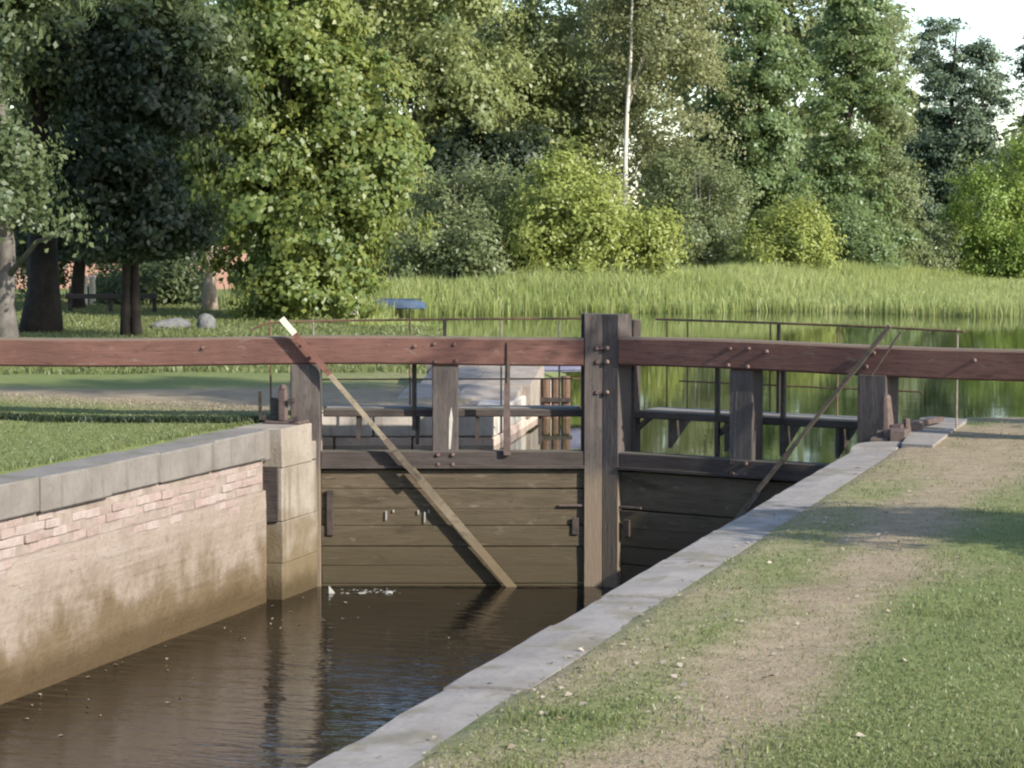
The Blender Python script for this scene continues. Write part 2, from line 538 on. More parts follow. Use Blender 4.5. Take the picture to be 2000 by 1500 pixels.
# ------------------------------------------------------------------ ground
def dryness(x, y):
    """0 = green lawn, 1 = worn dry turf"""
    x = np.asarray(x, float); y = np.asarray(y, float)
    n = fbm(x, y, .8)
    path = np.exp(-((x - 4.2 - (fbm(y, y * 0, .35) - .5) * .8) / .52) ** 2) * .92
    edge = sstep(4.3, 3.4, x) * .60
    gate = sstep(-7.5, -3.0, y) * sstep(6.5, 4.2, x) * .72 * sstep(3.4, 1.8, y)
    right = np.maximum(np.maximum(path, edge), gate) + (n - .5) * 1.0
    xc, yc = to_cam(x, y)
    lb = np.exp(-((yc - 29.2) / 1.8) ** 2) * 1.05 + sstep(-6, -2.4, xc) * sstep(25, 27, yc) * sstep(46, 36, yc) * .35
    left = lb * .95 + (n - .5) * .6
    return np.clip(np.where(x > 0, right, left), 0, 1)


def grid_mesh(name, xs, ys, zf, mat, xyf=None):
    X, Y = np.meshgrid(xs, ys)
    if xyf: X, Y = xyf(X, Y)
    Z = zf(X, Y)
    ny, nx = X.shape
    v = np.stack([X, Y, Z], -1).reshape(-1, 3)
    i = np.arange(nx * ny).reshape(ny, nx)
    f = np.stack([i[:-1, :-1], i[:-1, 1:], i[1:, 1:], i[1:, :-1]], -1).reshape(-1, 4)
    me = bpy.data.meshes.new(name)
    me.vertices.add(len(v)); me.vertices.foreach_set('co', v.ravel())
    me.loops.add(f.size); me.loops.foreach_set('vertex_index', f.ravel())
    me.polygons.add(len(f)); me.polygons.foreach_set('loop_start', np.arange(0, f.size, 4))
    me.polygons.foreach_set('use_smooth', np.ones(len(f), bool))
    me.update(calc_edges=True)
    a = me.attributes.new('dry', 'FLOAT', 'POINT')
    a.data.foreach_set('value', dryness(v[:, 0], v[:, 1]))
    me.materials.append(mat)
    return me


LAKE_Z = -.40
CH_Z = -1.80


def right_z(x, y):
    n = fbm(x, y, .9)
    z = np.clip((x - 3.26) * .25, -.05, .025) + (n - .5) * .05 * (.25 + .75 * sstep(3.3, 3.8, x)) + sstep(3.3, 9, x) * .10
    return z - sstep(2.0, 4.6, y) * .12 - sstep(3.12, 3.04, x) * .3


xs = np.concatenate([np.arange(3.0, 7.0, .07), np.arange(7.0, 14, .4), np.linspace(14, 70, 20)])
vv = np.concatenate([np.linspace(0, .25, 10), np.linspace(.26, 1, 300)])


def right_xy(X, V):
    top = 4.6 + .30 * (X - 3.05)
    return X, -30 + V * (top + 30)


rb = obj('right_bank', grid_mesh('right_bank', xs, vv, right_z, M['ground'], right_xy))
tag(rb, 'worn lawn on the right bank beside the lock coping', kind='structure')
# earth face under the upstream edge of the right bank
mb = MB()
for k in range(len(xs) - 1):
    a, b = xs[k], xs[k + 1]
    ya, yb = 4.6 + .30 * (a - 3.05), 4.6 + .30 * (b - 3.05)
    za, zb = float(right_z(a, ya)), float(right_z(b, yb))
    mb.add([(a, ya, za), (b, yb, zb), (b, yb + .5, -1), (a, ya + .5, -1)], [(0, 1, 2, 3)])
be = mb.build('bank_edge', M['ground'])
tag(be, 'earth edge of the right bank above the lake', kind='structure')


def left_z(x, y):
    n = fbm(x, y, .7)
    return .01 + (n - .5) * .07 + sstep(-4.6, -9, x) * .10 - sstep(-3.85, -3.70, x) * .03


xl = np.concatenate([np.linspace(-70, -16, 24), np.arange(-15.5, -8, .4), np.arange(-8, -3.65, .12)])
xl[-1] = -3.68
lb = obj('left_bank', grid_mesh('left_bank', xl, np.concatenate([np.linspace(-30, -10, 20), np.arange(-9.8, 2.5, .12), [2.5]]), left_z, M['ground']))
tag(lb, 'lawn on the left bank beside the lock coping', kind='structure')

# far shore: outline of the lake in metres right of / ahead of the photographer
SHORE = [(-.35, 27.35), (-.15, 29.5), (.25, 31.5), (.62, 33.0), (.9, 36), (1.0, 40), (.6, 45), (-.9, 50.5), (-2.2, 55), (-3.6, 60), (-4.6, 64), (-4.3, 67.5),
         (-2, 70), (2, 71), (5, 71.5), (8, 73.5), (11, 79), (14.5, 88), (18, 99), (22, 109), (28, 118), (40, 126), (60, 133), (130, 160)]
LANDPOLY = [(-4.0, 27.35)] + SHORE + [(130, 400), (-200, 400), (-200, -60), (-40, 10)]
_lp = np.array(LANDPOLY)


def land_dist(xc, yc):
    """signed distance to the shore, positive on land"""
    P = np.stack([np.ravel(xc), np.ravel(yc)], -1)
    best = np.full(len(P), 1e9); inside = np.zeros(len(P), bool)
    for k in range(len(_lp)):
        a, b = _lp[k], _lp[(k + 1) % len(_lp)]
        ab = b - a; t = np.clip(((P - a) @ ab) / (ab @ ab), 0, 1)
        best = np.minimum(best, np.hypot(*(P - a - t[:, None] * ab).T))
        c = ((a[1] > P[:, 1]) != (b[1] > P[:, 1])) & (P[:, 0] < (b[0] - a[0]) * (P[:, 1] - a[1]) / (b[1] - a[1] + 1e-12) + a[0])
        inside ^= c
    return np.where(inside, best, -best).reshape(np.shape(xc))


def far_z(x, y):
    xc, yc = to_cam(x, y)
    d = land_dist(xc, yc)
    wid = np.where(yc < 34, .22, np.where(yc < 50, 1.2, 3.0))
    hi = np.where(yc < 60, .0, .0) + sstep(66, 120, yc) * .0
    n = (fbm(x, y, .5) - .5)
    z = LAKE_Z - .02 + (hi - LAKE_Z + .02) * np.clip(d / wid, 0, 1)
    z = np.where(d < 0, LAKE_Z - np.clip(-d * np.where(yc < 34, 3, .5), .02, 1.5), z + n * .1)
    return z + sstep(20, 70, d) * .8


xf = np.concatenate([np.linspace(-110, -16, 40), np.arange(-15.5, 5, .28), np.linspace(5.5, 130, 70)])
yf = np.concatenate([np.arange(2.5, 16, .28), np.linspace(16.3, 110, 90), np.linspace(114, 320, 20)])
fl = obj('far_shore', grid_mesh('far_shore', xf, yf, far_z, M['ground']))
tag(fl, 'grassy shore around the lake behind the lock', kind='structure')

# water
wv = [(-3.80, 1.0), (-3.30, 1.02), (-.236, 1.88), (2.85, .98), (3.35, .98), (160, .98), (160, 420), (-160, 420), (-160, 1.0)]
o = obj('lake', mesh_of('lake', [(a, b, LAKE_Z) for a, b in wv], [tuple(range(len(wv)))], M['lake']))
tag(o, 'green lake water above the lock gate', kind='structure')
wv = [(-3.55, -34), (2.95, -34), (2.95, .9), (-.236, 1.75), (-3.55, .85)]
o = obj('lock_water', mesh_of('lock_water', [(a, b, CH_Z) for a, b in wv], [tuple(range(len(wv)))], M['chamber_water']))
tag(o, 'dark brown water in the emptied lock chamber', kind='structure')

# ------------------------------------------------------------------ lock walls
lw = tag(empty('lock_wall', (-3.3, -6, 0)), 'sunlit left lock chamber wall, brick and stained render under grey coping', 'wall')
WX = -3.30


def rel(root):
    return -root.matrix_basis.translation


# render face (uneven surface) below the bricks
def relief_face(x0, y0, y1, z0, z1, sy=.06, sz=.05, amp=.012):
    ys = np.arange(y0, y1 + sy * .5, sy); zs = np.linspace(z0, z1, max(3, int((z1 - z0) / sz)))
    Yg, Zg = np.meshgrid(ys, zs)
    Xg = x0 + (fbm(Yg, Zg, 3.1) - .5) * amp * 2 + (fbm(Yg, Zg, .9) - .5) * amp * 2
    ny, nx = Yg.shape
    v = np.stack([Xg, Yg, Zg], -1).reshape(-1, 3)
    i = np.arange(nx * ny).reshape(ny, nx)
    f = np.stack([i[:-1, :-1], i[:-1, 1:], i[1:, 1:], i[1:, :-1]], -1).reshape(-1, 4)
    return v, f


BRICK_Z = -.30
COURSE = .082
NC = 4
off = rel(lw)
mb = MB()
v, f = relief_face(WX, -9.0, -.42, -2.6, BRICK_Z - NC * COURSE)
mb.add([Vector(p) + off for p in v], f.tolist())
mb.add([Vector(p) + off for p in [(WX, -9, BRICK_Z - NC * COURSE), (WX, -.42, BRICK_Z - NC * COURSE), (WX - .12, -.42, BRICK_Z - NC * COURSE + .02), (WX - .12, -9, BRICK_Z - NC * COURSE + .02)]], [(0, 1, 2, 3)])
o = mb.build('render_face', M['wall'], lw, smooth=True)
tag(o, 'weathered render stained brown by the water')
mb = MB()
mb.box(*(WX - .5 + off.x, WX - .036 + off.x), -9 + off.y, -.42 + off.y, -1.0, BRICK_Z, 0)
mb.build('brick_backing', M['mortar'], lw)
mb = MB()
mb.box(WX - .5 + off.x, WX + off.x, -34 + off.y, -9.0 + off.y, -2.6, BRICK_Z, 0)
mb.build('rear_wall_body', M['wall'], lw)

# bricks: worn, shared meshes
brick_me = []
for k in range(9):
    t = MB().box(-.055, .055, -.121, .121, -.037, .037, .008, .006)
    o = t.build('brick', M[('brick1', 'brick2', 'brick3', 'brick1', 'brick2')[k % 5]], lw)
    brick_me.append(o.data)
    bpy.data.objects.remove(o)
for c in range(NC):
    zc = BRICK_Z - (c + .5) * COURSE
    y = -8.9 + (.125 if c % 2 else 0)
    while y < -.54:
        if R.random() > (.12 if c == 0 else .30 if c == NC - 1 else .06):
            o = obj('brick', R.choice(brick_me), lw)
            depth = R.gauss(-.024, .007) - (.016 if R.random() < .15 else 0) - (.012 if c == 0 else 0)
            o.location = Vector((WX - .055 + min(depth, .004), y, zc)) + off
            o.rotation_euler = (R.gauss(0, .012), R.gauss(0, .02), R.gauss(0, .02))
        y += .252 + R.uniform(-.004, .004)

for c, share in ((NC, .38), (NC + 1, .16), (NC + 2, .06)):
    zc = BRICK_Z - (c + .5) * COURSE
    y = -8.9 + (.125 if c % 2 else 0)
    while y < -.6:
        if R.random() < share * 2 * float(fbm(np.array([y]), np.array([zc]), .8)[0]):
            o = obj('brick', R.choice(brick_me), lw)
            o.location = Vector((WX - .052 + R.uniform(-.004, .006), y, zc)) + off
        y += .252
# coping stones of the left wall
yj = [-.44, -1.75, -2.95, -4.0, -5.3, -6.35, -7.6, -8.8, -10.1, -11.4, -12.7, -14.0]
for a, b in zip(yj[1:], yj[:-1]):
    dz = R.uniform(-.013, .010); dx = R.uniform(-.008, .008)
    MB().box(-3.74 + off.x, WX + .03 + dx + off.x, a + .006 + off.y, b - .006 + off.y, BRICK_Z + .004 + R.uniform(-.008, .006), dz, .016, .004).build('coping_stone', M['coping'], lw)
# coping across the stop-log groove, set back a little
MB().box(-3.74 + off.x, WX - .03 + off.x, -.43 + off.y, -.225 + off.y, -.33, -.003, .014, .004).build('coping_stone', M['coping'], lw)
MB().box(-3.9 + off.x, WX - .14 + off.x, -.42 + off.y, -.22 + off.y, -2.6, -.335, 0).build('groove_back', M['mortar'], lw)
MB().box(WX - .135 + off.x, WX + .06 + off.x, -.245 + off.y, -.219 + off.y, -.98, -.40, .004, .006).build('groove_shade_strip', M['dark_wood'], lw)  # dark strip added for the shade inside the groove
# gate pier of big stones
PX = -3.20
zc = [0, -.42, -.98, -1.42, -1.95, -2.6]
for k in range(5):
    y1 = .62 if k == 0 else .95
    top = zc[k] if k else .0
    MB().box(-3.74 + off.x, PX + R.uniform(-.006, .006) + off.x, -.215 + off.y, y1 + off.y, zc[k + 1] + .003, top, .009, .006).build('pier_stone', M['pier'], lw)
MB().box(-3.74 + off.x, PX + off.x - .004, .63 + off.y, .945 + off.y, -.41, -.205, .015, .004).build('pier_stone', M['pier'], lw)
# recess wall behind the heel of the gate
MB().box(-4.2 + off.x, -3.745 + off.x, .2 + off.y, 2.7 + off.y, -2.4, -.03, .01).build('recess_wall', M['upstone'], lw)

# right wall (its face looks away from the camera), coping slabs with real joints
rw = tag(empty('lock_wall', (2.85, -6, 0)), 'shaded right lock chamber wall under a long run of pale coping slabs', 'wall')
off = rel(rw)
RX = 2.85
mb = MB()
mb.box(RX + .03 + off.x, RX + .6 + off.x, -34 + off.y, -.05 + off.y, -2.6, -.225, 0)
mb.build('wall_body', M['wall'], rw)
yj = [-.75, -2.3, -3.9, -5.6, -7.1, -8.6, -10.1, -11.18, -12.9, -14.3, -16.0, -17.5, -19.2, -21, -22.8]
for k, (a, b) in enumerate(zip(yj[1:], yj[:-1])):
    bm = bmesh.new()
    # slab with a worn, uneven inner edge
    n = 12
    dz = R.uniform(-.007, .007)
    t = MB()
    ys = np.linspace(a + .013, b - .013, n)
    prof = [(0, -.22), (0, -.045), (.012, -.018), (.035, -.004), (.22, .003), (.42, .0), (.42, -.22)]
    vsx = []
    for y in ys:
        w_ = (fbm(y, 3.3 + k, 2.3, 3) - .5) * .022
        for q, (px_, pz) in enumerate(prof):
            vsx.append((RX + px_ + (w_ if q < 4 else 0) + off.x, y + off.y, pz + dz + (vnoise(y * 6, q * 1.7 + k) - .5) * .008))
    m_ = len(prof)
    fs = []
    for i in range(n - 1):
        for q in range(m_):
            fs.append((i * m_ + q, i * m_ + (q + 1) % m_, (i + 1) * m_ + (q + 1) % m_, (i + 1) * m_ + q))
    fs += [tuple(range(m_)), tuple((n - 1) * m_ + q for q in range(m_))[::-1]]
    t.add(vsx, fs)
    t.build('coping_slab', M['copingr'], rw)
    bm.free()
# rounded end stone by the gate (hollow quoin)
pts = []
for k in range(13):
    t = math.pi * (1 - k / 12 * .5)
    pts.append((RX + .36 + .38 * math.cos(t), -.42 + .40 * math.sin(t)))
pts = [(RX + .42, -.742), (RX + .42, -.02)] + [p for p in reversed(pts)] + [(RX - .02, -.742)]
pts = [(p[0] + off.x, p[1] + off.y) for p in pts]
t = MB().prism(pts, -2.6, -.012)
inner = [(p[0] * .94 + (RX + .25 + off.x) * .06, p[1] * .94 + (-.4 + off.y) * .06) for p in pts]
n = len(pts)
t.add([(p[0], p[1], -.0121) for p in pts] + [(p[0], p[1], .022) for p in inner], [(i, (i + 1) % n, n + (i + 1) % n, n + i) for i in range(n)] + [tuple(range(n, 2 * n))])
t.build('quoin_stone', M['copingr'], rw)
# recess coping beyond the heel post
pts = [(3.30, -.62), (3.60, -.70), (3.58, 2.5), (3.16, 2.75), (3.08, 2.5)]
MB().prism([(p[0] + off.x, p[1] + off.y) for p in pts], -.28, .055).build('recess_coping', M['copingr'], rw)
MB().box(3.17 + off.x, 3.7 + off.x, .2 + off.y, 4.4 + off.y, -2.4, -.285, 0).build('recess_wall', M['wall'], rw)

# upstream wall on the left bank, seen through the gate
A0, A1 = cw(-2.9, 27.0), cw(-.205, 27.0)
uw = tag(empty('upstream_wall', (A0.x, A0.y, 0), YAW), 'sunlit pale stone quay wall seen through the left gate opening', 'wall')
W = 2.695
cuts = [0, .55, 1.30, 2.03, W]
for a, b in zip(cuts[:-1], cuts[1:]):
    MB().box(a + .006, b - .006, 0, .42, -.30, .0 + R.uniform(-.01, .01), .015, .006).build('quay_stone', M['upstone'], uw)
cuts = [0, .85, 1.75, W]
for a, b in zip(cuts[:-1], cuts[1:]):
    MB().box(a + .006, b - .006, .012, .42, -1.2, -.306, .015, .006).build('quay_stone', M['upbrick'], uw)
# return along the water
d = (cw(.62, 33.0) - cw(-.205, 27.0))
ang = math.atan2(d.dot(FWD), d.dot(RGT))
L = d.length
n = 5
for k in range(n):
    for (z0, z1, mt) in ((-.30, 0, 'upstone'), (-1.2, -.306, 'upbrick')):
        t = MB().box(k * L / n + .008, (k + 1) * L / n - .008, 0, .40, z0, z1 + R.uniform(-.012, .006), .02, .006)
        o = t.build('quay_stone', M[mt], uw)
        o.rotation_euler = (0, 0, ang)
        o.location = (W + .01, .43 * 1.0 if False else 0.0, 0)
        if k == 0:
            o.location = (W + .005, .0, 0)

# ------------------------------------------------------------------ lock gate leaves
MX, MY = -.236, 1.81


def gate(name_root, heel, s, lab):
    """s = 1: left leaf, s = -1: right leaf (mirrored). Frame: a along the leaf from heel to mitre, b upstream, z up."""
    d = Vector((MX - heel[0], MY - heel[1]))
    L = d.length
    rz = math.atan2(d.y, d.x) if s > 0 else math.atan2(-d.y, -d.x)
    th = abs(math.atan2(d.y, abs(d.x)))
    root = tag(empty('lock_gate', (heel[0], heel[1], 0), rz), lab, 'lock gate', 'mitre gate leaves of the lock')

    def bx(name, a0, a1, b0, b1, z0, z1, mat, par=None, c=.010, jit=0.0):
        x0, x1 = sorted((s * a0, s * a1))
        return MB().box(x0, x1, b0, b1, z0, z1, c, jit).build(name, M[mat], par or root)

    # balance beam, slightly bowed and tapering to its free end
    t = MB()
    xsb = np.linspace(-5.6, L - .245, 16)
    prof = [(-.145, .02), (-.125, .0), (.135, 0), (.155, .02), (.155, .28), (.13, .302), (-.12, .302), (-.145, .282)]
    vv_ = []
    for i, a in enumerate(xsb):
        bow = .012 * math.sin(a * 1.3 + s) + (.004 * a if a < 0 else 0)
        for (b, z) in prof:
            vv_.append((s * a, b + .004 * math.sin(3 * a), .614 + z + bow))
    m_ = len(prof)
    ff = [(i * m_ + q, i * m_ + (q + 1) % m_, (i + 1) * m_ + (q + 1) % m_, (i + 1) * m_ + q) for i in range(len(xsb) - 1) for q in range(m_)]
    ff += [tuple(range(m_)), tuple((len(xsb) - 1) * m_ + q for q in range(m_))]
    t.add(vv_, ff)
    beam = t.build('balance_beam', M['red'], root)
    tag(beam, 'long balance beam in worn red paint')

    def bolt(a, z, b, par, r=.022):
        mbt = MB().tube([(s * a, b + .02, z), (s * a, b - .012, z), (s * a, b - .030, z)], [r * 1.5, r * 1.5, r], 8)
        return mbt.build('bolt', M['bolt'], par)

    for a, z in ((1.19, .82), (1.40, .845), (1.62, .84), (1.41, .655), (1.64, .665), (-.02, .84), (.06, .70), (-1.1, .80)):
        bolt(a, z, -.145, beam, .014)

    bx('heel_post', -.16, .16, -.15, .15, -2.4, .622, 'post')
    mp = bx('middle_post', 1.375, 1.655, -.105, .13, -.515, .620, 'post')
    # pale strip of bare wood and iron strap on the middle post
    t = MB()
    q = [(1.555, -.30), (1.575, -.30), (1.60, .02), (1.585, .16), (1.56, .02)] if s > 0 else [(1.585, -.31), (1.60, -.31), (1.575, .40), (1.56, .38)]
    vv_ = [(s * a, -.1075, z) for a, z in q] + [(s * a, -.1045, z) for a, z in q]
    k = len(q)
    t.add(vv_, [tuple(range(k)), tuple(range(k, 2 * k))] + [(i, (i + 1) % k, k + (i + 1) % k, k + i) for i in range(k)])
    t.build('bare_strip', M['bare' if s > 0 else 'walk'], mp)
    for z in (-.36, -.47):
        bolt(1.44, z, -.125, mp, .016); bolt(1.60, z, -.125, mp, .016)

    # mitre post with its closing face on the lock axis
    e = math.tan(th)
    a_at = lambda b: L + b * e - .004
    w0 = L - .235
    pts = [(w0, -.135), (a_at(-.135), -.135), (a_at(.15), .15), (w0, .15)]
    pts = [(s * p[0], p[1]) for p in pts]
    if s < 0: pts = pts[::-1]
    mit = MB().prism(pts, -2.4, 1.165).build('mitre_post', M['post'], root)
    for z in (.80, .65, .32):
        bolt(L - .10, z, -.135, mit, .019)
    bolt(L - .06, .80, -.135, mit, .014)
    # upstream sealing timber on the mitre post
    bx('sealing_timber', w0 - .03, w0 + .15, .153, .30, -1.0, 1.10 if s < 0 else 1.165, 'dark_wood')
    # top rail of the boarded part, with a lip
    bx('boarding_rail', .162, w0 - .002, -.125, .06, -.515, -.325, 'dark_wood', jit=.003)
    bx('rail_lip', .165, w0 - .004, -.145, -.127, -.512, -.478, 'dark_wood', c=.003)
    # boarding
    z = -.535
    for k in range(8):
        h = .205 + R.uniform(-.02, .02)
        o = bx('plank', .163, w0 - .003, -.075 + R.uniform(-.013, .010), -.012, z - h + .004, z, 'plank', c=.004, jit=.003)
        o.rotation_euler = (0, R.uniform(-.0025, .0025), 0)
        z -= h
    # corner irons low on the boarding
    bx('corner_iron', w0 - .14, w0 - .06, -.115, -.086, -1.24, -1.05, 'iron')
    bx('corner_iron', w0 - .28, w0 - .01, -.112, -.088, -.93, -.905, 'rust', c=.004)
    bx('corner_iron', .22, .30, -.115, -.086, -1.25, -.75, 'iron')
    if s > 0:
        for a, zz, h in ((.87, -.98, .10), (.95, -.965, .03), (1.22, -.97, .05), (1.29, -.99, .12), (1.335, -.965, .04)):
            bx('paint_drip', a - .008, a + .010, -.092, -.0845, zz - h, zz, 'foam', c=.002)
    # walkway on the upstream side
    bx('walkway_board', .18, w0 - .06, .34, .52, .075, .122, 'walk', jit=.003)
    bx('walkway_board', .15, w0 - .03, .53, .72, .070, .118, 'walk', jit=.003)
    bx('walkway_bearer', .17, w0 - .02, .16, .30, .03, .11, 'dark_wood')
    for a in (.55, 1.20, 1.86, 2.55):
        t = MB()
        a0 = a * s
        t.add([(a0 - .02, .20, .028), (a0 - .02, .68, .068), (a0 - .02, .68, .03), (a0 - .02, .20, -.28), (a0 + .02, .20, .028), (a0 + .02, .68, .068), (a0 + .02, .68, .03), (a0 + .02, .20, -.28)],
              [(0, 1, 2, 3), (7, 6, 5, 4), (0, 4, 5, 1), (1, 5, 6, 2), (2, 6, 7, 3), (3, 7, 4, 0)])
        t.build('walkway_bracket', M['iron'], root)
    # knee braces in the plane of the leaf
    if s < 0:
        for a, dd in ((w0 - .02, -.20), (1.95, -.17)):
            t = MB().bar((s * a, .22, -.10), (s * (a + dd), .22, .06), .05, .05, (0, 1, 0))
            t.build('knee_brace', M['iron'], root)
    # paddle rods
    bx('paddle_rod', 1.145, 1.195, .16, .21, -.30 if s < 0 else -.12, .63, 'iron', c=.006)
    bx('paddle_rod', 1.93, 1.98, .16, .21, -.36, .63, 'iron', c=.006) if s < 0 else None
    if s > 0:
        t = MB().tube([(2.19, -.165, .40), (2.195, -.162, .62), (2.19, -.16, .63), (2.19, -.158, .86)], [.028, .028, .010, .008], 8)
        t.build('paddle_spindle', M['iron'], root)
        t = MB().bar((2.19, -.16, -.36), (2.185, -.165, .10), .075, .05, (0, 1, 0)).bar((2.185, -.165, .09), (2.19, -.165, .42), .065, .05, (0, 1, 0))
        t.build('paddle_bar', M['rust'], root)
    # handrail on the far edge of the walkway
    br = .70
    rt = 1.055
    a_end = -.50 if s > 0 else -.62
    pts = [(s * (a_end - .18), br, rt - .10), (s * a_end, br, rt - .015), (s * .3, br, rt + .01), (s * 1.6, br, rt + .025), (s * (w0 + .02), br, rt + .035)]
    if s < 0: pts = pts[1:]
    MB().tube(pts, .013, 6).build('top_rail', M['rail'], root)
    MB().tube([(s * (a_end + .45), br, .405), (s * 1.4, br, .41), (s * (w0 - .28 if s < 0 else w0), br, .415)], .009, 6).build('middle_rail', M['rail'], root)
    posts = ((-.46, 'rail'), (.02, 'railgrey'), (1.10, 'rail'), (2.12, 'railgrey'), (2.77, 'railgrey')) if s > 0 else ((-.55, 'railgrey'), (.80, 'rail'), (1.60, 'rail'), (2.62, 'rail'), (2.88, 'rail'))
    for a, mt in posts:
        z0 = .12 if 0 < a else -.02
        if mt == 'railgrey' and a > 2: z0 = -.2
        MB().tube([(s * a, br, z0), (s * a, br, rt + .015)], .011, 6).build('rail_post', M[mt], root)
    bx('rail_stanchion', 1.47, 1.51, br - .03, br - .005, .12, rt + .02, 'dark_wood', c=.004)
    return root, L, rz


GL = gate('left', (-3.36, .86), 1, 'sunlit left leaf of the lock gate with red balance beam over the lawn')
GR = gate('right', (2.86, .86), -1, 'shaded right leaf of the lock gate with dark boarding')

# long poles leaning across the leaves
def pole(leaf, s, label, mats, k=1.0):
    root, L, rz = leaf
    Mx = root.matrix_basis
    Tw = lambda a, b, z: Mx @ Vector((s * a, b, z))
    p_top, p_bot = Vector((-.24, -.25, 1.125)), Vector((2.34, -.215, -1.92))
    P = lambda t: p_top.lerp(p_bot, t)
    pr = tag(empty('pole', Tw(*p_bot)), label, 'pole')
    o3 = Vector(pr.location)

    def seg(name, t0, t1, w, h, mat, db=0.0):
        a, b = P(t0), P(t1)
        A = Tw(a.x, a.y + db, a.z) - o3; B = Tw(b.x, b.y + db, b.z) - o3
        up = (Mx.to_3x3() @ Vector((0, -1, 0)))
        return MB().bar(A, B, w * k, h * k, up).build(name, M[mat], pr)
    seg('tip', 0.0, .055, .060, .055, mats[0])
    seg('painted_grip', .0555, .20, .058, .055, mats[1])
    seg('shaft', .2005, .43, .048, .055, mats[2])
    seg('tarred_sleeve', .4305, .575, .060, .064, 'pole_dark')
    seg('blade', .54, 1.0, .085, .032, mats[3], .048)
    return pr


M['pole_blade'] = wood('pole_blade_wood', (.125, .103, .074), (.185, .155, .115), grain=(2, 2, 2), algae=((.12, .09, .055), -1.6, -.9))
pole(GL, 1, 'long pale wooden pole slanting down across the left gate, white tip up', ('white', 'redpole', 'pole', 'pole_blade'))
pr = pole(GR, -1, 'dark wooden pole slanting down across the shaded right gate', ('pole_dark', 'pole_dark', 'pole_dark', 'pole_dark'), .72)  # right pole in darker wood, the shade of that side in its colour
Mx = GR[0].matrix_basis
rod = MB().tube([Mx @ Vector((.34, -.20, 1.07)) - pr.location, Mx @ Vector((.02, -.20, .62)) - pr.location], .012, 6)
rod.build('guide_rod', M['rust'], pr)

# iron gate anchors
la = tag(empty('gate_anchor', (-3.5, .45, 0)), 'rusty iron gate anchor on the left pier', 'gate anchor', 'iron anchors holding the gate heels')
MB().box(-.14, .26, -.10, .20, .002, .03, .006).build('base_plate', M['rust'], la)
MB().box(.02, .11, -.10, -.03, .03, .40, .012).tube([(.065, -.065, .38), (.065, -.065, .425)], [.045, .03], 8).build('upright', M['rust'], la)
MB().box(-.13, .00, .02, .22, .03, .27, .012).build('collar_block', M['iron'], la)
MB().bar((-.22, -.02, .34), (-.22, -.02, .06), .03, .03, (0, 1, 0)).bar((-.23, -.02, .06), (-.02, .02, .06), .04, .05).build('strap', M['iron'], la)
MB().tube([(.17, -.06, .25), (.17, -.12, .25)], .035, 8).build('pin', M['iron'], la)
MB().tube([(.22, -.06, .06), (.22, -.12, .06)], .028, 8).build('pin', M['iron'], la)
ra = tag(empty('gate_anchor', (2.9, .1, 0)), 'rusty iron gate anchor with strap on the right quoin', 'gate anchor', 'iron anchors holding the gate heels')
MB().tube([(.10, .42, .02), (.10, .42, .10), (.09, .42, .40), (.09, .42, .435)], [.085, .075, .048, .035], 10).build('upright', M['rust'], ra)
MB().box(.00, .20, .28, .56, .00, .085, .02).build('collar_block', M['rust'], ra)
MB().box(-.02, .17, .05, .28, -.10, .03, .012).build('lower_block', M['rust'], ra)
MB().box(.18, .34, .02, .26, -.02, .12, .012).build('lower_block', M['rust'], ra)
MB().bar((.20, .34, .12), (.46, 1.75, .10), .10, .05).bar((.16, .20, .06), (.34, .95, .07), .12, .10).build('strap', M['rust'], ra)
MB().tube([(.29, .45, .12), (.29, .45, .20)], .035, 8).build('pin', M['rust'], ra)

# ------------------------------------------------------------------ foliage
def leaves_mesh(name, P, N, size, mat, asp=.62, fold=.18, tint=None, rng=NR):
    n = len(P)
    t = rng.normal(size=(n, 3)); t[:, 2] -= .35
    t -= (t * N).sum(1, keepdims=True) * N
    t /= np.linalg.norm(t, axis=1, keepdims=True) + 1e-9
    sd = np.cross(N, t)
    Ls = (size * rng.uniform(.45, 1.4, n))[:, None]
    Ws = Ls * asp * .5
    v = np.empty((n, 4, 3))
    v[:, 0] = P - t * Ls * .5
    v[:, 1] = P + sd * Ws + N * Ls * fold * .5 - t * Ls * .08
    v[:, 2] = P + t * Ls * .5 - N * Ls * .10
    v[:, 3] = P - sd * Ws + N * Ls * fold * .5 - t * Ls * .08
    me = bpy.data.meshes.new(name)
    me.vertices.add(n * 4); me.vertices.foreach_set('co', v.ravel())
    me.loops.add(n * 4); me.loops.foreach_set('vertex_index', np.arange(n * 4))
    me.polygons.add(n); me.polygons.foreach_set('loop_start', np.arange(0, n * 4, 4))
    me.update(calc_edges=True)
    a = me.attributes.new('tint', 'FLOAT', 'POINT')
    a.data.foreach_set('value', np.repeat(np.clip(tint if tint is not None else rng.random(n), 0, 1), 4))
    me.materials.append(mat)
    return me


def unit(n, rng=NR):
    d = rng.normal(size=(n, 3))
    return d / np.linalg.norm(d, axis=1, keepdims=True)


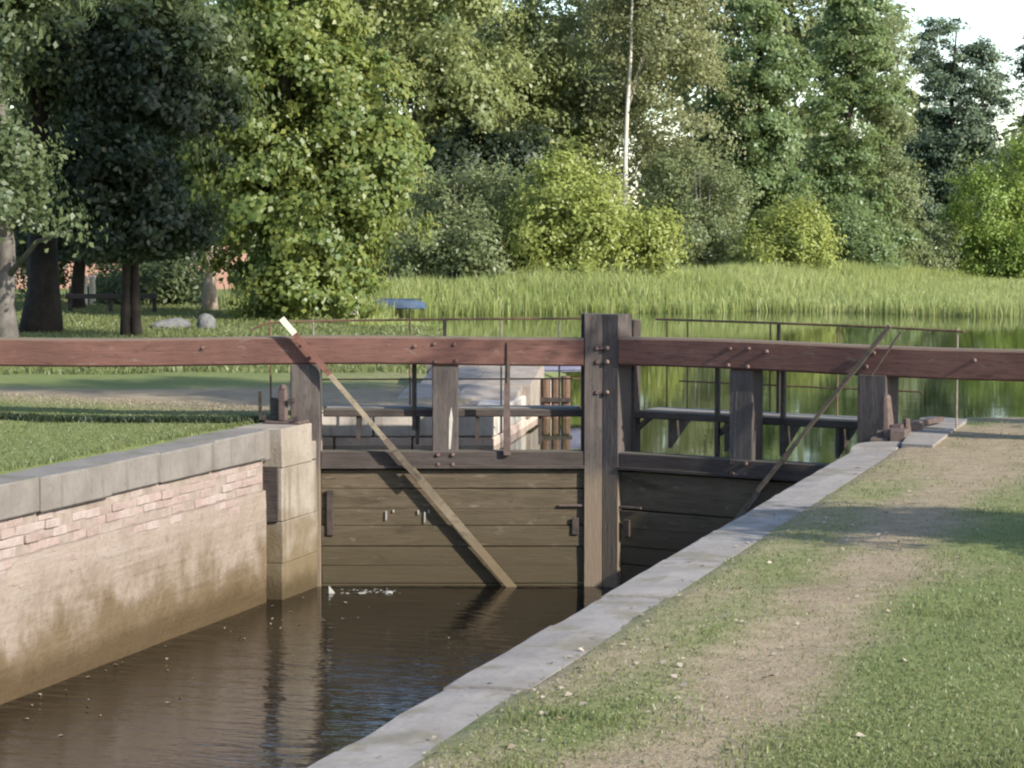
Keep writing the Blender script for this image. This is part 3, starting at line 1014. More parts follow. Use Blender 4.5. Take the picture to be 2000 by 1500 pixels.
def crown_points(blobs, n_clump, per, cr, flat=.8, shell=.5, droop=0.0):
    """clumps of leaves spread through blobs (centre, radii)"""
    B = np.array([[*b[0], *b[1]] for b in blobs], float)
    wgt = (B[:, 3] * B[:, 4] * B[:, 5]) ** .67
    nb = max(6, n_clump // 8)                                # boughs carry the clumps: gaps of shade between them
    k = NR.choice(len(B), nb, p=wgt / wgt.sum())
    u = unit(nb)
    r = shell + (1 - shell) * NR.random(nb) ** .6
    r *= NR.uniform(.85, 1.08, nb)
    CB = B[k, :3] + u * r[:, None] * B[k, 3:]
    bt = NR.normal(size=nb) * .16
    j = NR.integers(0, nb, n_clump)
    ob = NR.normal(size=(n_clump, 3)) * cr * 1.15 * NR.uniform(.7, 1.3, n_clump)[:, None]
    ob[:, 2] *= .62
    out = u[j] * (ob * u[j]).sum(1, keepdims=True)
    C = CB[j] + ob - .35 * out
    C[:, 2] -= .25 * (ob[:, 0] ** 2 + ob[:, 1] ** 2) / max(cr, .2)
    u = u[j] * .7 + ob / (cr * 1.6)
    bt = bt[j]
    m = NR.poisson(per, n_clump).clip(4)
    ci = np.repeat(np.arange(n_clump), m)
    cs = cr * NR.uniform(.55, 1.35, n_clump)
    off = NR.normal(size=(len(ci), 3)) * .55
    off[:, 2] *= flat
    P = C[ci] + off * cs[ci][:, None]
    if droop: P[:, 2] -= droop * (off[:, 0] ** 2 + off[:, 1] ** 2) * cs[ci]
    N = u[ci] * .75 + np.array([0, 0, .45]) + NR.normal(size=P.shape) * .55 + off * .4
    N /= np.linalg.norm(N, axis=1, keepdims=True)
    tint = np.clip(.5 + bt[ci] + NR.normal(size=n_clump)[ci] * .16 + NR.normal(size=len(ci)) * .12, 0, 1)
    return P, N, tint, C


def tree(name, label, cat, base, blobs, trunk_r, n_clump, per, cr, leaf, mat, bark, top=None, limbs=9, flat=.8, shell=.5, asp=.62, lean=0.0, group=None, stems=1, droop=0.0, under=.0):
    base = Vector(base)
    root = tag(empty(name, base), label, cat, group)
    P, N, tint, C = crown_points(blobs, int(n_clump * 1.45), per * 1.45, cr, flat, shell, droop)
    zmin = base.z + under
    keep = P[:, 2] > zmin + .03
    P, N, tint = P[keep], N[keep], tint[keep]
    bo = np.array(base)
    o = obj('crown', leaves_mesh('crown', P - bo, N, leaf * .80, mat, asp, tint=tint), root)
    zt = top if top is not None else max(b[0][2] + b[1][2] * .5 for b in blobs)
    mb = MB()
    for s_ in range(stems):
        dx = Vector((R.uniform(-1, 1), R.uniform(-1, 1), 0)) * (0 if stems == 1 else trunk_r * 2.2) if stems != 2 else RGT * (trunk_r * 1.15 * (2 * s_ - 1))
        H = zt - base.z
        pts, rad = [], []
        cx = sum(b[0][0] for b in blobs) / len(blobs) - base.x
        cy = sum(b[0][1] for b in blobs) / len(blobs) - base.y
        for i in range(9):
            t = i / 8
            pts.append(Vector((cx * t * t * .6, cy * t * t * .6, H * t - .15)) + dx * (1 + t * (2.5 if stems > 2 else -.9 if stems == 2 else 0)) + Vector((R.uniform(-1, 1), R.uniform(-1, 1), 0)) * trunk_r * .35 * (i > 0))
            rad.append(trunk_r * ((1.35 if i == 0 else 1) - .86 * t) + .006)
        mb.tube(pts, rad, 10)
        for j in range(limbs):
            q = C[R.randrange(len(C))] - bo
            tt = min(.95, max(.18, (q[2] * .62) / H))
            st = pts[0].lerp(pts[-1], tt)
            i0 = min(7, int(tt * 8)); st = pts[i0].lerp(pts[i0 + 1], tt * 8 - i0)
            q = Vector(q)
            mid = st.lerp(q, .5) + Vector((0, 0, .12 * (q - st).length))
            r0 = rad[i0] * .34
            mb.tube([st, mid, q], [r0, r0 * .6, r0 * .15 + .004], 6)
    mb.build('trunk', bark, root, smooth=True)
    return root


def bl(px, py, yc, rx, ry, rd=None):
    """crown lobe: photo position and radii in pixels at distance yc, depth radius in metres"""
    c = at(px, py, yc)
    k = yc / FPX
    rx, ry = rx * k, ry * k
    rd = rd or rx
    return ((c.x, c.y, c.z), (rx * .97 + rd * .03, rd, ry))


def gz(p):
    return float(far_z(np.array([p.x]), np.array([p.y]))[0]) if p.y > 2.5 else 0.0


def foot(px, yc):
    p = cw(yc * (px - 1000) / FPX, yc)
    return Vector((p.x, p.y, gz(p) - .05))


# -- left group of big park trees
tree('linden_tree', 'grey-trunked linden at the left edge, nearest of the park trees', 'tree', foot(12, 41),
     [bl(-110, 60, 41, 150, 190, 1.6), bl(30, 300, 40.5, 95, 85, 1.0), bl(-60, 250, 41, 110, 120, 1.3), bl(-20, -120, 41, 170, 160, 1.6)],
     .20, 330, 55, .34, .15, M['leaf_linden'], M['bark'], limbs=12)
tree('chestnut_tree', 'broad dark park tree with the thickest trunk, behind the grey linden', 'tree', foot(78, 47),
     [bl(150, 40, 47.5, 190, 130, 2.0), bl(310, 90, 47, 130, 110, 1.6), bl(60, 100, 48.5, 120, 80, 1.6), bl(180, -120, 48, 240, 140, 2.2)],
     .36, 560, 55, .36, .17, M['leaf_linden'], M['bark_dark'], limbs=14, under=2.0)
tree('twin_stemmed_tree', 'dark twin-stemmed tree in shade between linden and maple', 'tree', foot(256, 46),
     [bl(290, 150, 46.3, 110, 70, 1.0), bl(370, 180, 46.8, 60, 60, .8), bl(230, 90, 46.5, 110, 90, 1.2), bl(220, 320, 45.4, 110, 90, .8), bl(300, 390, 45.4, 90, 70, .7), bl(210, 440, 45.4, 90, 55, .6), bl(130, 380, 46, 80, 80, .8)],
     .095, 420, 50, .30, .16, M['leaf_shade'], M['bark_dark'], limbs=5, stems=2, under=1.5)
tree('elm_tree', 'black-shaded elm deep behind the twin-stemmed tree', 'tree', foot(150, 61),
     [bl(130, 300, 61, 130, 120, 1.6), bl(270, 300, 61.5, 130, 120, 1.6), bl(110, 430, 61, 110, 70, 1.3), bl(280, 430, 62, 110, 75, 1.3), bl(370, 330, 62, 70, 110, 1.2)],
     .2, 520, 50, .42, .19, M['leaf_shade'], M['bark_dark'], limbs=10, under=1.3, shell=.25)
tree('park_tree', 'park tree with pale sunlit trunk standing left of the maple', 'tree', foot(410, 60),
     [bl(400, 250, 60, 130, 150, 2.0), bl(330, 120, 60, 150, 140, 2.0), bl(420, 400, 60, 70, 60, 1.0)],
     .18, 260, 50, .42, .20, M['leaf_linden'], M['bark_pale'], limbs=9, under=1.6)
tree('maple_tree', 'big bright maple leafy to the ground, in the middle of the left trees', 'tree', foot(550, 55),
     [bl(555, 130, 55, 140, 140, 1.6), bl(670, 200, 55, 110, 120, 1.3), bl(560, 10, 55, 125, 100, 1.4), bl(700, 320, 54.6, 95, 110, 1.1), bl(540, 320, 54.8, 110, 120, 1.2),
      bl(630, 420, 54.4, 95, 80, 1.0), bl(590, 545, 54.2, 75, 60, .8), bl(490, 450, 55.4, 60, 90, .7), bl(640, 520, 54.4, 55, 60, .7), bl(520, 600, 54.2, 55, 26, .5), bl(470, 230, 55.5, 80, 120, 1.1), bl(750, 290, 54.8, 55, 80, .7)],
     .24, 820, 60, .34, .18, M['leaf_maple'], M['bark'], limbs=16, asp=.8, under=.05)

# -- trees behind the boats and the reed bed
tree('background_tree', 'pale olive tree rising behind the maple on its right', 'tree', foot(860, 92),
     [bl(880, 60, 92, 110, 160, 2.6), bl(800, 170, 92, 100, 120, 2.2), bl(760, -60, 92, 120, 130, 2.6), bl(900, 180, 92, 80, 60, 1.8), bl(700, 100, 92, 110, 160, 2.4)],
     .22, 520, 42, .55, .26, M['leaf_olive'], M['bark'], limbs=10)
tree('background_tree', 'darker green treetop high behind the maple, near the upper edge', 'tree', foot(700, 104),
     [bl(720, 20, 104, 120, 120, 2.8), bl(660, -90, 104, 110, 110, 2.6), bl(800, -60, 104, 100, 110, 2.6)],
     .24, 300, 42, .62, .28, M['leaf_alder'], M['bark'], limbs=8)
tree('birch_tree', 'birch with short pale trunk showing below the right side of the maple', 'tree', foot(686, 62),
     [bl(700, 380, 63, 80, 60, 1.0), bl(720, 300, 63, 80, 80, 1.1)],
     .15, 90, 42, .42, .2, M['leaf_olive'], M['bark_birch'], limbs=6, under=1.7)
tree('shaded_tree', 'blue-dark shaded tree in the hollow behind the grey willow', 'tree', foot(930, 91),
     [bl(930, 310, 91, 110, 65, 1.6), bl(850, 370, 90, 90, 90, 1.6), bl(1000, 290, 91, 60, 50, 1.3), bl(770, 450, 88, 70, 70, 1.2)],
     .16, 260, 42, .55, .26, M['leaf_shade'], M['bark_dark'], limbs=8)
tree('background_tree', 'olive tree between the maple and the white birch', 'tree', foot(1040, 100),
     [bl(1040, 110, 100, 100, 120, 2.4), bl(1090, 230, 100, 110, 110, 2.2), bl(960, 170, 100, 80, 110, 2.0), bl(1060, 330, 100, 90, 60, 1.6)],
     .2, 480, 42, .55, .26, M['leaf_olive'], M['bark'], limbs=10)
tree('birch_tree', 'tall birch with long bare white trunk above the bright willow', 'tree', foot(1220, 96),
     [bl(1270, 70, 98, 130, 130, 2.2), bl(1320, 220, 98, 110, 120, 2.0), bl(1170, 100, 98.5, 110, 150, 1.6), bl(1290, 330, 98, 110, 70, 1.6), bl(1230, -90, 97, 150, 110, 2.4)],
     .13, 430, 40, .58, .22, M['leaf_birch'], M['bark_birch'], top=at(1226, -160, 96).z, limbs=5)
def tiers(px, yc, ytop, ybot, rpx, n, ragged=.25):
    out = []
    for k in range(n):
        t = (k + .5) / n
        y = ytop + (ybot - ytop) * t
        r = rpx * (.10 + .90 * t ** .75) * R.uniform(1 - ragged, 1 + ragged)
        a0 = R.random() * 6.28
        for q in range(6):
            a = a0 + q * 1.047 + R.uniform(-.25, .25)
            rr = r * R.uniform(.45, .72)
            out.append(bl(px + rr * math.cos(a), y + rr * .22 + R.uniform(-8, 8), yc + rr * yc / FPX * math.sin(a), r * .42, (ybot - ytop) / n * .42, r * .40 * yc / FPX))
    return out


tree('spruce_tree', 'tall layered spruce left of the two above the reed bed', 'tree', foot(1480, 103), tiers(1480, 103, -260, 480, 125, 13),
     .20, 760, 40, .40, .23, M['leaf_alder'], M['bark_dark'], limbs=10, flat=.42, droop=.3, shell=.3, top=at(1480, -240, 103).z)
tree('spruce_tree', 'tall layered spruce beside the gap of sky, branched down to the shore', 'tree', foot(1655, 106), tiers(1655, 106, -200, 520, 120, 13),
     .20, 760, 40, .40, .23, M['leaf_alder'], M['bark_dark'], limbs=10, flat=.42, droop=.3, shell=.3, top=at(1655, -180, 106).z)
tree('spruce_tree', 'smaller pointed spruce between the birch and the tall spruces', 'tree', foot(1375, 106), tiers(1385, 106, 60, 430, 75, 8),
     .14, 300, 40, .38, .22, M['leaf_alder'], M['bark_dark'], limbs=6, flat=.42, droop=.3, shell=.3, top=at(1385, 80, 106).z)
tree('poplar_tree', 'slim pale tree right of the spruces, at the edge of the sky gap', 'tree', foot(1738, 108),
     [bl(1735, 250, 108, 36, 120, 1.0), bl(1742, 400, 107.5, 40, 110, 1.1), bl(1728, 110, 108, 26, 80, .8)],
     .12, 260, 40, .42, .2, M['leaf_grey'], M['bark'], limbs=7)
tree('pine_tree', 'blue-dark pine with two tops against the white sky', 'tree', foot(1850, 120),
     [bl(1835, 95, 120, 55, 75, 1.6), bl(1900, 150, 120, 45, 80, 1.4), bl(1840, 230, 119.5, 75, 90, 2.0), bl(1880, 330, 119, 80, 90, 2.0), bl(1810, 380, 118.5, 60, 90, 1.8), bl(1930, 300, 120, 50, 90, 1.6), bl(1850, 470, 118, 80, 60, 1.8)],
     .22, 820, 42, .44, .24, M['leaf_spruce'], M['bark_dark'], limbs=12, flat=.4, droop=.2, asp=.45)
tree('pine_tree', 'dark pine cut by the right edge of the picture', 'tree', foot(2030, 122),
     [bl(2020, 150, 122, 50, 100, 1.6), bl(2040, 300, 121, 70, 110, 2.0), bl(2030, 60, 122, 25, 60, .9)],
     .2, 220, 40, .48, .24, M['leaf_spruce'], M['bark_dark'], limbs=8, flat=.4, droop=.2, asp=.45)

tree('willow_tree', 'tall willow on the far shore beyond the right edge', 'tree', foot(2190, 118),
     [bl(2180, 200, 118, 120, 160, 3.0), bl(2160, 400, 117, 120, 120, 2.8), bl(2290, 300, 119, 120, 200, 3.0)],
     .25, 420, 40, .6, .28, M['leaf_lime'], M['bark'], limbs=10)

# -- shrubs along the shore
def shrub(label, px, yc, blobs, n, mat, cr=.42, leaf=.2, per=40, asp=.5, name='shrub', cat='shrub', under=.02, flat=1.0):
    return tree(name, label, cat, foot(px, yc), blobs, .05, n, per, cr, leaf, mat, M['bark'], limbs=7, shell=.35, stems=3, asp=asp, under=under, flat=flat)


shrub('grey-green willow shrub right of the maple, above the blue boat', 890, 80,
      [bl(880, 430, 80, 80, 80, 1.4), bl(950, 390, 80, 60, 75, 1.2), bl(820, 470, 79, 55, 50, 1.0), bl(930, 480, 78, 70, 40, 1.0)], 230, M['leaf_grey'], name='willow_shrub')
shrub('large yellow-green willow bush in the middle, below the white birch trunk', 1120, 79,
      [bl(1080, 400, 79, 90, 110, 1.6), bl(1170, 420, 78.5, 90, 100, 1.6), bl(1030, 450, 79, 60, 70, 1.2), bl(1240, 450, 79, 60, 75, 1.2), bl(1120, 490, 77.5, 130, 40, 1.2), bl(1100, 320, 79.5, 50, 50, 1.0)], 420, M['leaf_willow'], name='willow_shrub')
shrub('dull green bush between the yellow willow and the alders', 1370, 94,
      [bl(1360, 440, 94, 75, 80, 1.6), bl(1400, 380, 95, 55, 70, 1.3), bl(1330, 350, 96, 60, 60, 1.4)], 230, M['leaf_grey'], name='bush')
shrub('low yellowish bush in front of the alders', 1545, 91,
      [bl(1550, 470, 91, 65, 50, 1.2), bl(1500, 490, 91, 45, 35, 1.0), bl(1560, 425, 91.5, 40, 25, .8)], 150, M['leaf_willow'], name='bush')
shrub('dark layered bush at the foot of the right alder', 1670, 101,
      [bl(1660, 450, 101, 60, 55, 1.3), bl(1690, 490, 100, 60, 35, 1.2)], 150, M['leaf_alder'], name='bush', flat=.5)
shrub('small grey-green bush at the water below the pine', 1820, 110,
      [bl(1825, 480, 110, 45, 55, 1.1), bl(1790, 505, 109, 35, 30, .9)], 120, M['leaf_grey'], name='bush')
shrub('bright lime green willow at the right edge over the water', 1970, 110,
      [bl(1930, 400, 110, 85, 110, 2.0), bl(2010, 350, 110, 80, 110, 1.9), bl(1920, 495, 109, 90, 50, 1.8), bl(2030, 480, 109, 90, 60, 1.8)], 480, M['leaf_lime'], name='willow_tree', cat='tree')
shrub('tall shade-dark yew at the far left behind the thick trunk', 90, 70,
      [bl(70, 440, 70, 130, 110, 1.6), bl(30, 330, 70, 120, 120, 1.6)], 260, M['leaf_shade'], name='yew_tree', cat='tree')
shrub('tall shade-dark yew under the park trees, left of the pale trunk', 270, 71,
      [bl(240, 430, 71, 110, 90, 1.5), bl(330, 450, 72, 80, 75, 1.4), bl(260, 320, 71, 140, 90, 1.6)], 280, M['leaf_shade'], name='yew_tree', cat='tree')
shrub('low green thicket under the trees at the far left', 330, 66,
      [bl(250, 560, 66, 120, 32, 1.2), bl(340, 545, 66, 80, 40, 1.0)], 130, M['leaf_linden'], name='thicket')

# -- wood far behind, closing the gaps
wood_rows = [(-60, 135, -160, 180), (120, 140, -200, 180), (300, 138, -160, 180), (480, 140, -200, 180), (660, 138, -200, 180), (830, 140, -80, 150), (960, 138, 10, 120), (1080, 142, 20, 120), (1200, 140, -120, 150),
             (1330, 142, -140, 150), (1460, 140, -120, 130), (1590, 142, -60, 130), (1690, 145, 40, 80), (1560, 152, 200, 90), (1640, 150, 220, 90), (1770, 150, 230, 90), (1880, 150, 260, 100), (1990, 150, 240, 100), (2110, 150, 200, 120), (2240, 150, 160, 150)]
P_, N_, T_ = [], [], []
blobs = []
for px, yc, ytop, rx in wood_rows:
    for k in range(4):
        py = ytop + min(rx * .6, 60) + k * (500 - ytop) / 4
        blobs.append(bl(px + R.uniform(-30, 30), py, yc + R.uniform(-2, 2), rx * R.uniform(.7, .95), (500 - ytop) / 4.0, 3.5))
P, N, tint, C = crown_points(blobs, 3600, 40, .85, .8, .1)
o = obj('far_wood', leaves_mesh('far_wood', P, N, .42, M['leaf_grey'], tint=tint))
tag(o, 'far wood closing the view behind the lake trees', 'wood', kind='stuff')

# -- reed bed along the far shore
def blades(P, h, w, bend, lean=.25):
    """tapered bent blades rooted at P: 2 quads + tip as three-row strips"""
    n = len(P)
    az = NR.uniform(0, 2 * math.pi, n)
    sx = np.stack([np.cos(az), np.sin(az), np.zeros(n)], -1)
    la = NR.uniform(0, 2 * math.pi, n)
    ld = np.stack([np.cos(la), np.sin(la), np.zeros(n)], -1) * (NR.random(n) * lean)[:, None]
    up = np.array([0, 0, 1.0])
    H = h[:, None]; Wd = (w * NR.uniform(.7, 1.3, n))[:, None]
    v = np.empty((n, 5, 3))
    v[:, 0] = P - sx * Wd * .5
    v[:, 1] = P + sx * Wd * .5
    m_ = P + up * H * .6 + ld * H * .45
    v[:, 2] = m_ + sx * Wd * .42
    v[:, 3] = m_ - sx * Wd * .42
    v[:, 4] = P + up * H * (1 - bend * .3) + ld * H * (1 + bend)
    return v


def blade_mesh(name, P, h, w, mat, bend=.3, lean=.25, tint=None):
    v = blades(P, h, w, bend, lean)
    n = len(P)
    me = bpy.data.meshes.new(name)
    me.vertices.add(n * 5); me.vertices.foreach_set('co', v.ravel())
    base = np.arange(n)[:, None] * 5
    loops = (base + np.array([0, 1, 2, 3, 3, 2, 4])).ravel()
    me.loops.add(len(loops)); me.loops.foreach_set('vertex_index', loops)
    ls = (np.arange(n)[:, None] * 7 + np.array([0, 4])).ravel()
    me.polygons.add(n * 2); me.polygons.foreach_set('loop_start', ls)
    me.update(calc_edges=True)
    a = me.attributes.new('tint', 'FLOAT', 'POINT')
    a.data.foreach_set('value', np.repeat(tint if tint is not None else NR.random(n), 5))
    me.materials.append(mat)
    return me


def scatter_cam(n, x0, x1, y0, y1):
    xc = NR.uniform(x0, x1, n); yc = NR.uniform(y0, y1, n)
    return xc, yc


def cam_to_world(xc, yc):
    return CAM.x + xc * RGT.x + yc * FWD.x, CAM.y + xc * RGT.y + yc * FWD.y


xc, yc = scatter_cam(400000, -8, 34, 56, 124)
d = land_dist(xc, yc)
cl = fbm(xc, yc, .35)
keep = (d > -1.0 - 7.0 * sstep(7, 14, xc) * (.5 + .8 * cl)) & (d < np.where(yc < 66, 3.5, 7) * (.55 + cl)) & ((yc > 64) | (xc > -3.9))
keep &= NR.random(len(xc)) < np.where(yc > 95, .9, .75)
xc, yc, d = xc[keep], yc[keep], d[keep]
x, y = cam_to_world(xc, yc)
z = np.maximum(far_z(x, y), LAKE_Z) - .03
hh = (.55 + .95 * fbm(x, y, .4)) * NR.uniform(.6, 1.15, len(x)) * np.where(yc < 66, .45, .78) * (.65 + .35 * sstep(-1, 2, d))
hh *= np.where(yc > 100, .9, 1)
o = obj('reed_bed', blade_mesh('reed_bed', np.stack([x, y, z], -1), hh, 0.032, M['reed'], .3, .3, np.clip((fbm(x, y, .35) - .5) * 2.2 + .5 + NR.normal(size=len(x)) * .2, 0, 1)))
tag(o, 'pale green reed bed along the far shore of the lake', 'reeds', kind='stuff')

# -- grass of the two banks
def bank_grass(name, label, x, y, zf, hs, w, mat_by):
    pass


def lawn(name, label, x, y, z, h, w, mat, lean=.8):
    o = obj(name, blade_mesh(name, np.stack([x, y, z], -1), h, w, mat, .4, lean, np.clip(fbm(x, y, 1.1) + NR.normal(size=len(x)) * .2, 0, 1)))
    tag(o, label, 'grass', kind='stuff')


# right bank, denser close to the camera
n = 260000
u = NR.random(n)
yc = 8.5 + (27.5 - 8.5) * u ** 1.5
xc = NR.uniform(-.26, .26, n) * yc
x, y = cam_to_world(xc, yc)
k = (x > 3.2) & (y < 4.6 + .3 * (x - 3.05)) & ~((x < 3.7) & (y > -.75) & (y < 2.8)) & ~((x < 3.3) & (y > -1))
x, y = x[k], y[k]
dr = dryness(x, y)
sparse = sstep(3.2, 3.42, x + (fbm(x, y, 2.5) - .5) * .25)
k = NR.random(len(x)) < (1 - .35 * sstep(.45, .95, dr)) * (.04 + .96 * sparse)
x, y, dr = x[k], y[k], dr[k]
z = right_z(x, y) - .008
g = dr + NR.normal(size=len(x)) * .36 < .45
lawn('lawn_grass', 'short green turf on the right bank in front', x[g], y[g], z[g], NR.uniform(.012, .034, g.sum()) * (1 + .8 * sstep(.60, .75, fbm(x[g], y[g], 2.2))), .007, M['grass'])
g = ~g
lawn('dry_grass', 'dry straw-coloured turf along the worn strip on the right bank', x[g], y[g], z[g], NR.uniform(.008, .020, g.sum()), .006, M['straw'], 1.6)
# left bank
n = 110000
yc = 17 + (34 - 17) * NR.random(n)
xc = NR.uniform(-.25, -.02, n) * yc
x, y = cam_to_world(xc, yc)
k = (x < -3.76) & (y < 2.5)
x, y = x[k], y[k]
dr = dryness(x, y)
k = NR.random(len(x)) < (1 - .5 * sstep(.3, .8, dr))
x, y, dr = x[k], y[k], dr[k]
z = left_z(x, y) - .008
g = dr + NR.normal(size=len(x)) * .18 < .45
tall = 1 + 1.6 * sstep(-3.95, -3.78, x)
lawn('lawn_grass', 'short green turf on the left bank beside the coping', x[g], y[g], z[g], NR.uniform(.012, .034, g.sum()) * tall[g], .011, M['grass'])
g = ~g
lawn('dry_grass', 'dry turf on the left bank under the balance beam', x[g], y[g], z[g], NR.uniform(.015, .04, g.sum()), .011, M['straw'], 1.3)
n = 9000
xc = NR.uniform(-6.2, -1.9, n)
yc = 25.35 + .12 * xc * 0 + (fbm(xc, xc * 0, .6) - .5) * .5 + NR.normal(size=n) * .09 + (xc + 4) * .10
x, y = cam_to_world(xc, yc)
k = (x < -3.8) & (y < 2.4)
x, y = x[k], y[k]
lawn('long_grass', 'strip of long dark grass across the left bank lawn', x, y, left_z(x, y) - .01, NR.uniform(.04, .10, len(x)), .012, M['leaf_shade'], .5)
# grass under the trees
n = 60000
yc = 34 + 40 * NR.random(n)
xc = NR.uniform(-.24, -.03, n) * yc
d = land_dist(xc, yc)
x, y = cam_to_world(xc, yc)
k = (d > .6) & (y > 2.6)
x, y = x[k], y[k]
z = far_z(x, y) - .01
lawn('lawn_grass', 'sunlit grass under the park trees on the left', x, y, z, NR.uniform(.05, .14, len(x)), .03, M['grass'])

# fallen leaves and pale chips along the worn strip
n = 1500
yc = 8.5 + (25 - 8.5) * NR.random(n) ** 1.3
xc = NR.uniform(-.25, .26, n) * yc
x, y = cam_to_world(xc, yc)
k = (x > 3.05) & (x < 5.4) & (y < 2) & (NR.random(n) < np.exp(-((x - 3.7) / .8) ** 2)) & ~((x < 3.7) & (y > -.9))
x, y = x[k], y[k]
P = np.stack([x, y, np.maximum(right_z(x, y), 0) + .012], -1)
N = np.stack([NR.normal(size=len(x)) * .25, NR.normal(size=len(x)) * .25, np.ones(len(x))], -1)
N /= np.linalg.norm(N, axis=1, keepdims=True)
o = obj('fallen_leaves', leaves_mesh('fallen_leaves', P, N, .036, M['litter'], .7))
tag(o, 'scattered pale fallen leaves on the worn right bank', 'leaves', kind='stuff')

# ------------------------------------------------------------------ trees and shrubs to the right, beyond the picture: their shade crosses the lawn
sd = Vector((math.sin(SUN_HEAD), math.cos(SUN_HEAD), 0))


def shade_shrub(label, spot, dist, r, h, n):
    c = Vector((spot[0], spot[1], 0)) + sd * dist
    tree('shrub', label, 'shrub', (c.x, c.y, 0), [((c.x, c.y, h * .55), (r, r, h * .5)), ((c.x, c.y, h * .3), (r * .9, r * .9, h * .3))], .06, n, 40, .28, .13, M['leaf_linden'], M['bark'], limbs=6, shell=.3, stems=3)


shade_shrub('round shrub on the right lawn beyond the picture, nearer the camera', (3.9, -6.5), 5.4, 1.0, 3.7, 260)
shade_shrub('round shrub on the right lawn beyond the picture, nearer the gate', (4.0, 3.5), 5.0, 1.1, 4.3, 260)
c = Vector((-9.4, 6.3, 0)) + sd * 20
tree('rowan_tree', 'slim tree on the right bank beyond the picture', 'tree', (c.x, c.y, 0), [((c.x, c.y, 8.9), (2.0, 2.4, 1.3)), ((c.x - .5, c.y + .8, 8.6), (1.4, 1.6, 1.0))], .13, 170, 45, .38, .16, M['leaf_linden'], M['bark'], limbs=8)

c = cw(-9.6, 46.2) + sd * 31.0  # pine added out of view so its crown shades the left park trees
tree('shade_pine', 'unseen tall pine added on the right bank to shade the left trees', 'tree', (c.x, c.y, -.05), [((c.x, c.y, 20.3), (2.2, 2.6, 2.6)), ((c.x + .3, c.y - .4, 18.2), (2.0, 2.4, 1.6))], .28, 260, 46, .5, .24, M['leaf_spruce'], M['bark'], limbs=10)

# ------------------------------------------------------------------ small things on the shore
def hull(name, label, cat, px, yc, length, width, height, mat, rz, z=None, group=None):
    """upturned boat hull"""
    p = foot(px, yc)
    v, f = [], []
    ns, nr = 13, 9
    for i in range(ns):
        t = i / (ns - 1) * 2 - 1
        wv_ = width * .5 * (1 - abs(t) ** 2.6) ** .7 + .01
        hv = height * (1 - .25 * abs(t) ** 3)
        for k in range(nr):
            a = math.pi * k / (nr - 1)
            v.append((t * length / 2, -math.cos(a) * wv_, math.sin(a) ** .7 * hv * (1 - .15 * abs(t) ** 4)))
    for i in range(ns - 1):
        for k in range(nr - 1):
            f.append((i * nr + k, (i + 1) * nr + k, (i + 1) * nr + k + 1, i * nr + k + 1))
    root = tag(empty(name, (p.x, p.y, p.z + .05 if z is None else z), rz), label, cat, group)
    MB().add(v, f).build('hull', mat, root, smooth=True)
    MB().bar((-length * .44, 0, height + .008), (length * .44, 0, height + .008), .04, .03).build('keel', mat, root)
    for s_ in (-1, 1):
        MB().tube([(t * length / 2, s_ * (width * .5 * (1 - abs(t) ** 2.6) ** .7 + .015), .03) for t in (-.97, -.8, -.5, 0, .5, .8, .97)], .02, 5).build('gunwale', mat, root)
    return root


hull('rowing_boat', 'blue upturned rowing boat lying in the reeds right of the maple', 'boat', 778, 67.5, 1.7, .7, .26, M['blue'], YAW - .35, z=-.16)
hull('rowing_boat', 'lilac-blue upturned boat on the quay behind the middle of the gate', 'boat', 1075, 34.5, 1.7, .7, .30, M['tarp'], YAW + .3, z=.02)

def boulder(label, p, r, mat, name='boulder', group=None):
    bm = bmesh.new()
    bmesh.ops.create_icosphere(bm, subdivisions=3, radius=1)
    sd_ = R.random() * 50
    for v in bm.verts:
        nrm = v.co.normalized()
        k = .75 + .5 * float(fbm(nrm.x * 1.3 + sd_, nrm.y * 1.3 + nrm.z * 1.7 + sd_, 1.0, 3))
        v.co = Vector((nrm.x * r[0] * k, nrm.y * r[1] * k, max(nrm.z, -.35) * r[2] * k))
    me = bpy.data.meshes.new(name)
    bm.to_mesh(me); bm.free()
    me.materials.append(mat)
    o = obj(name, me, loc=p, rot=(0, 0, R.random() * 3))
    return tag(o, label, 'rock', group)


q = foot(335, 50); boulder('long low grey boulder on the lawn behind the left beam', (q.x, q.y, q.z + .12), (.55, .28, .17), M['boulder'])
q = foot(402, 49.5); boulder('small upright grey boulder right of the long one', (q.x, q.y, q.z + .18), (.2, .2, .24), M['boulder'])
sr = cw(-1.3, 28.6)
sr = tag(empty('stone_ramp', (sr.x, sr.y, .0), YAW - .12), 'low ramp of pale sloping stone slabs on the quay behind the left gate', 'ramp')
for r_ in range(3):
    for c_ in range(2):
        x0, x1 = -.15 + c_ * .72 + .004 + .1 * (r_ % 2), .57 + c_ * .72 - .004 + .1 * (r_ % 2)
        y0, y1 = r_ * 1.3 + .006, (r_ + 1) * 1.3 - .006
        zz = lambda yy, k: -.02 + .11 * yy + k
        q = [R.uniform(-.02, .02) for _ in range(4)]
        vq = [(x0, y0, zz(y0, q[0])), (x1, y0, zz(y0, q[1])), (x1, y1, zz(y1, q[2])), (x0, y1, zz(y1, q[3]))]
        MB().add(vq + [(v_[0], v_[1], -.3) for v_ in vq], [(0, 1, 2, 3), (7, 6, 5, 4), (0, 4, 5, 1), (1, 5, 6, 2), (2, 6, 7, 3), (3, 7, 4, 0)]).build('slab', M['rubble'], sr)
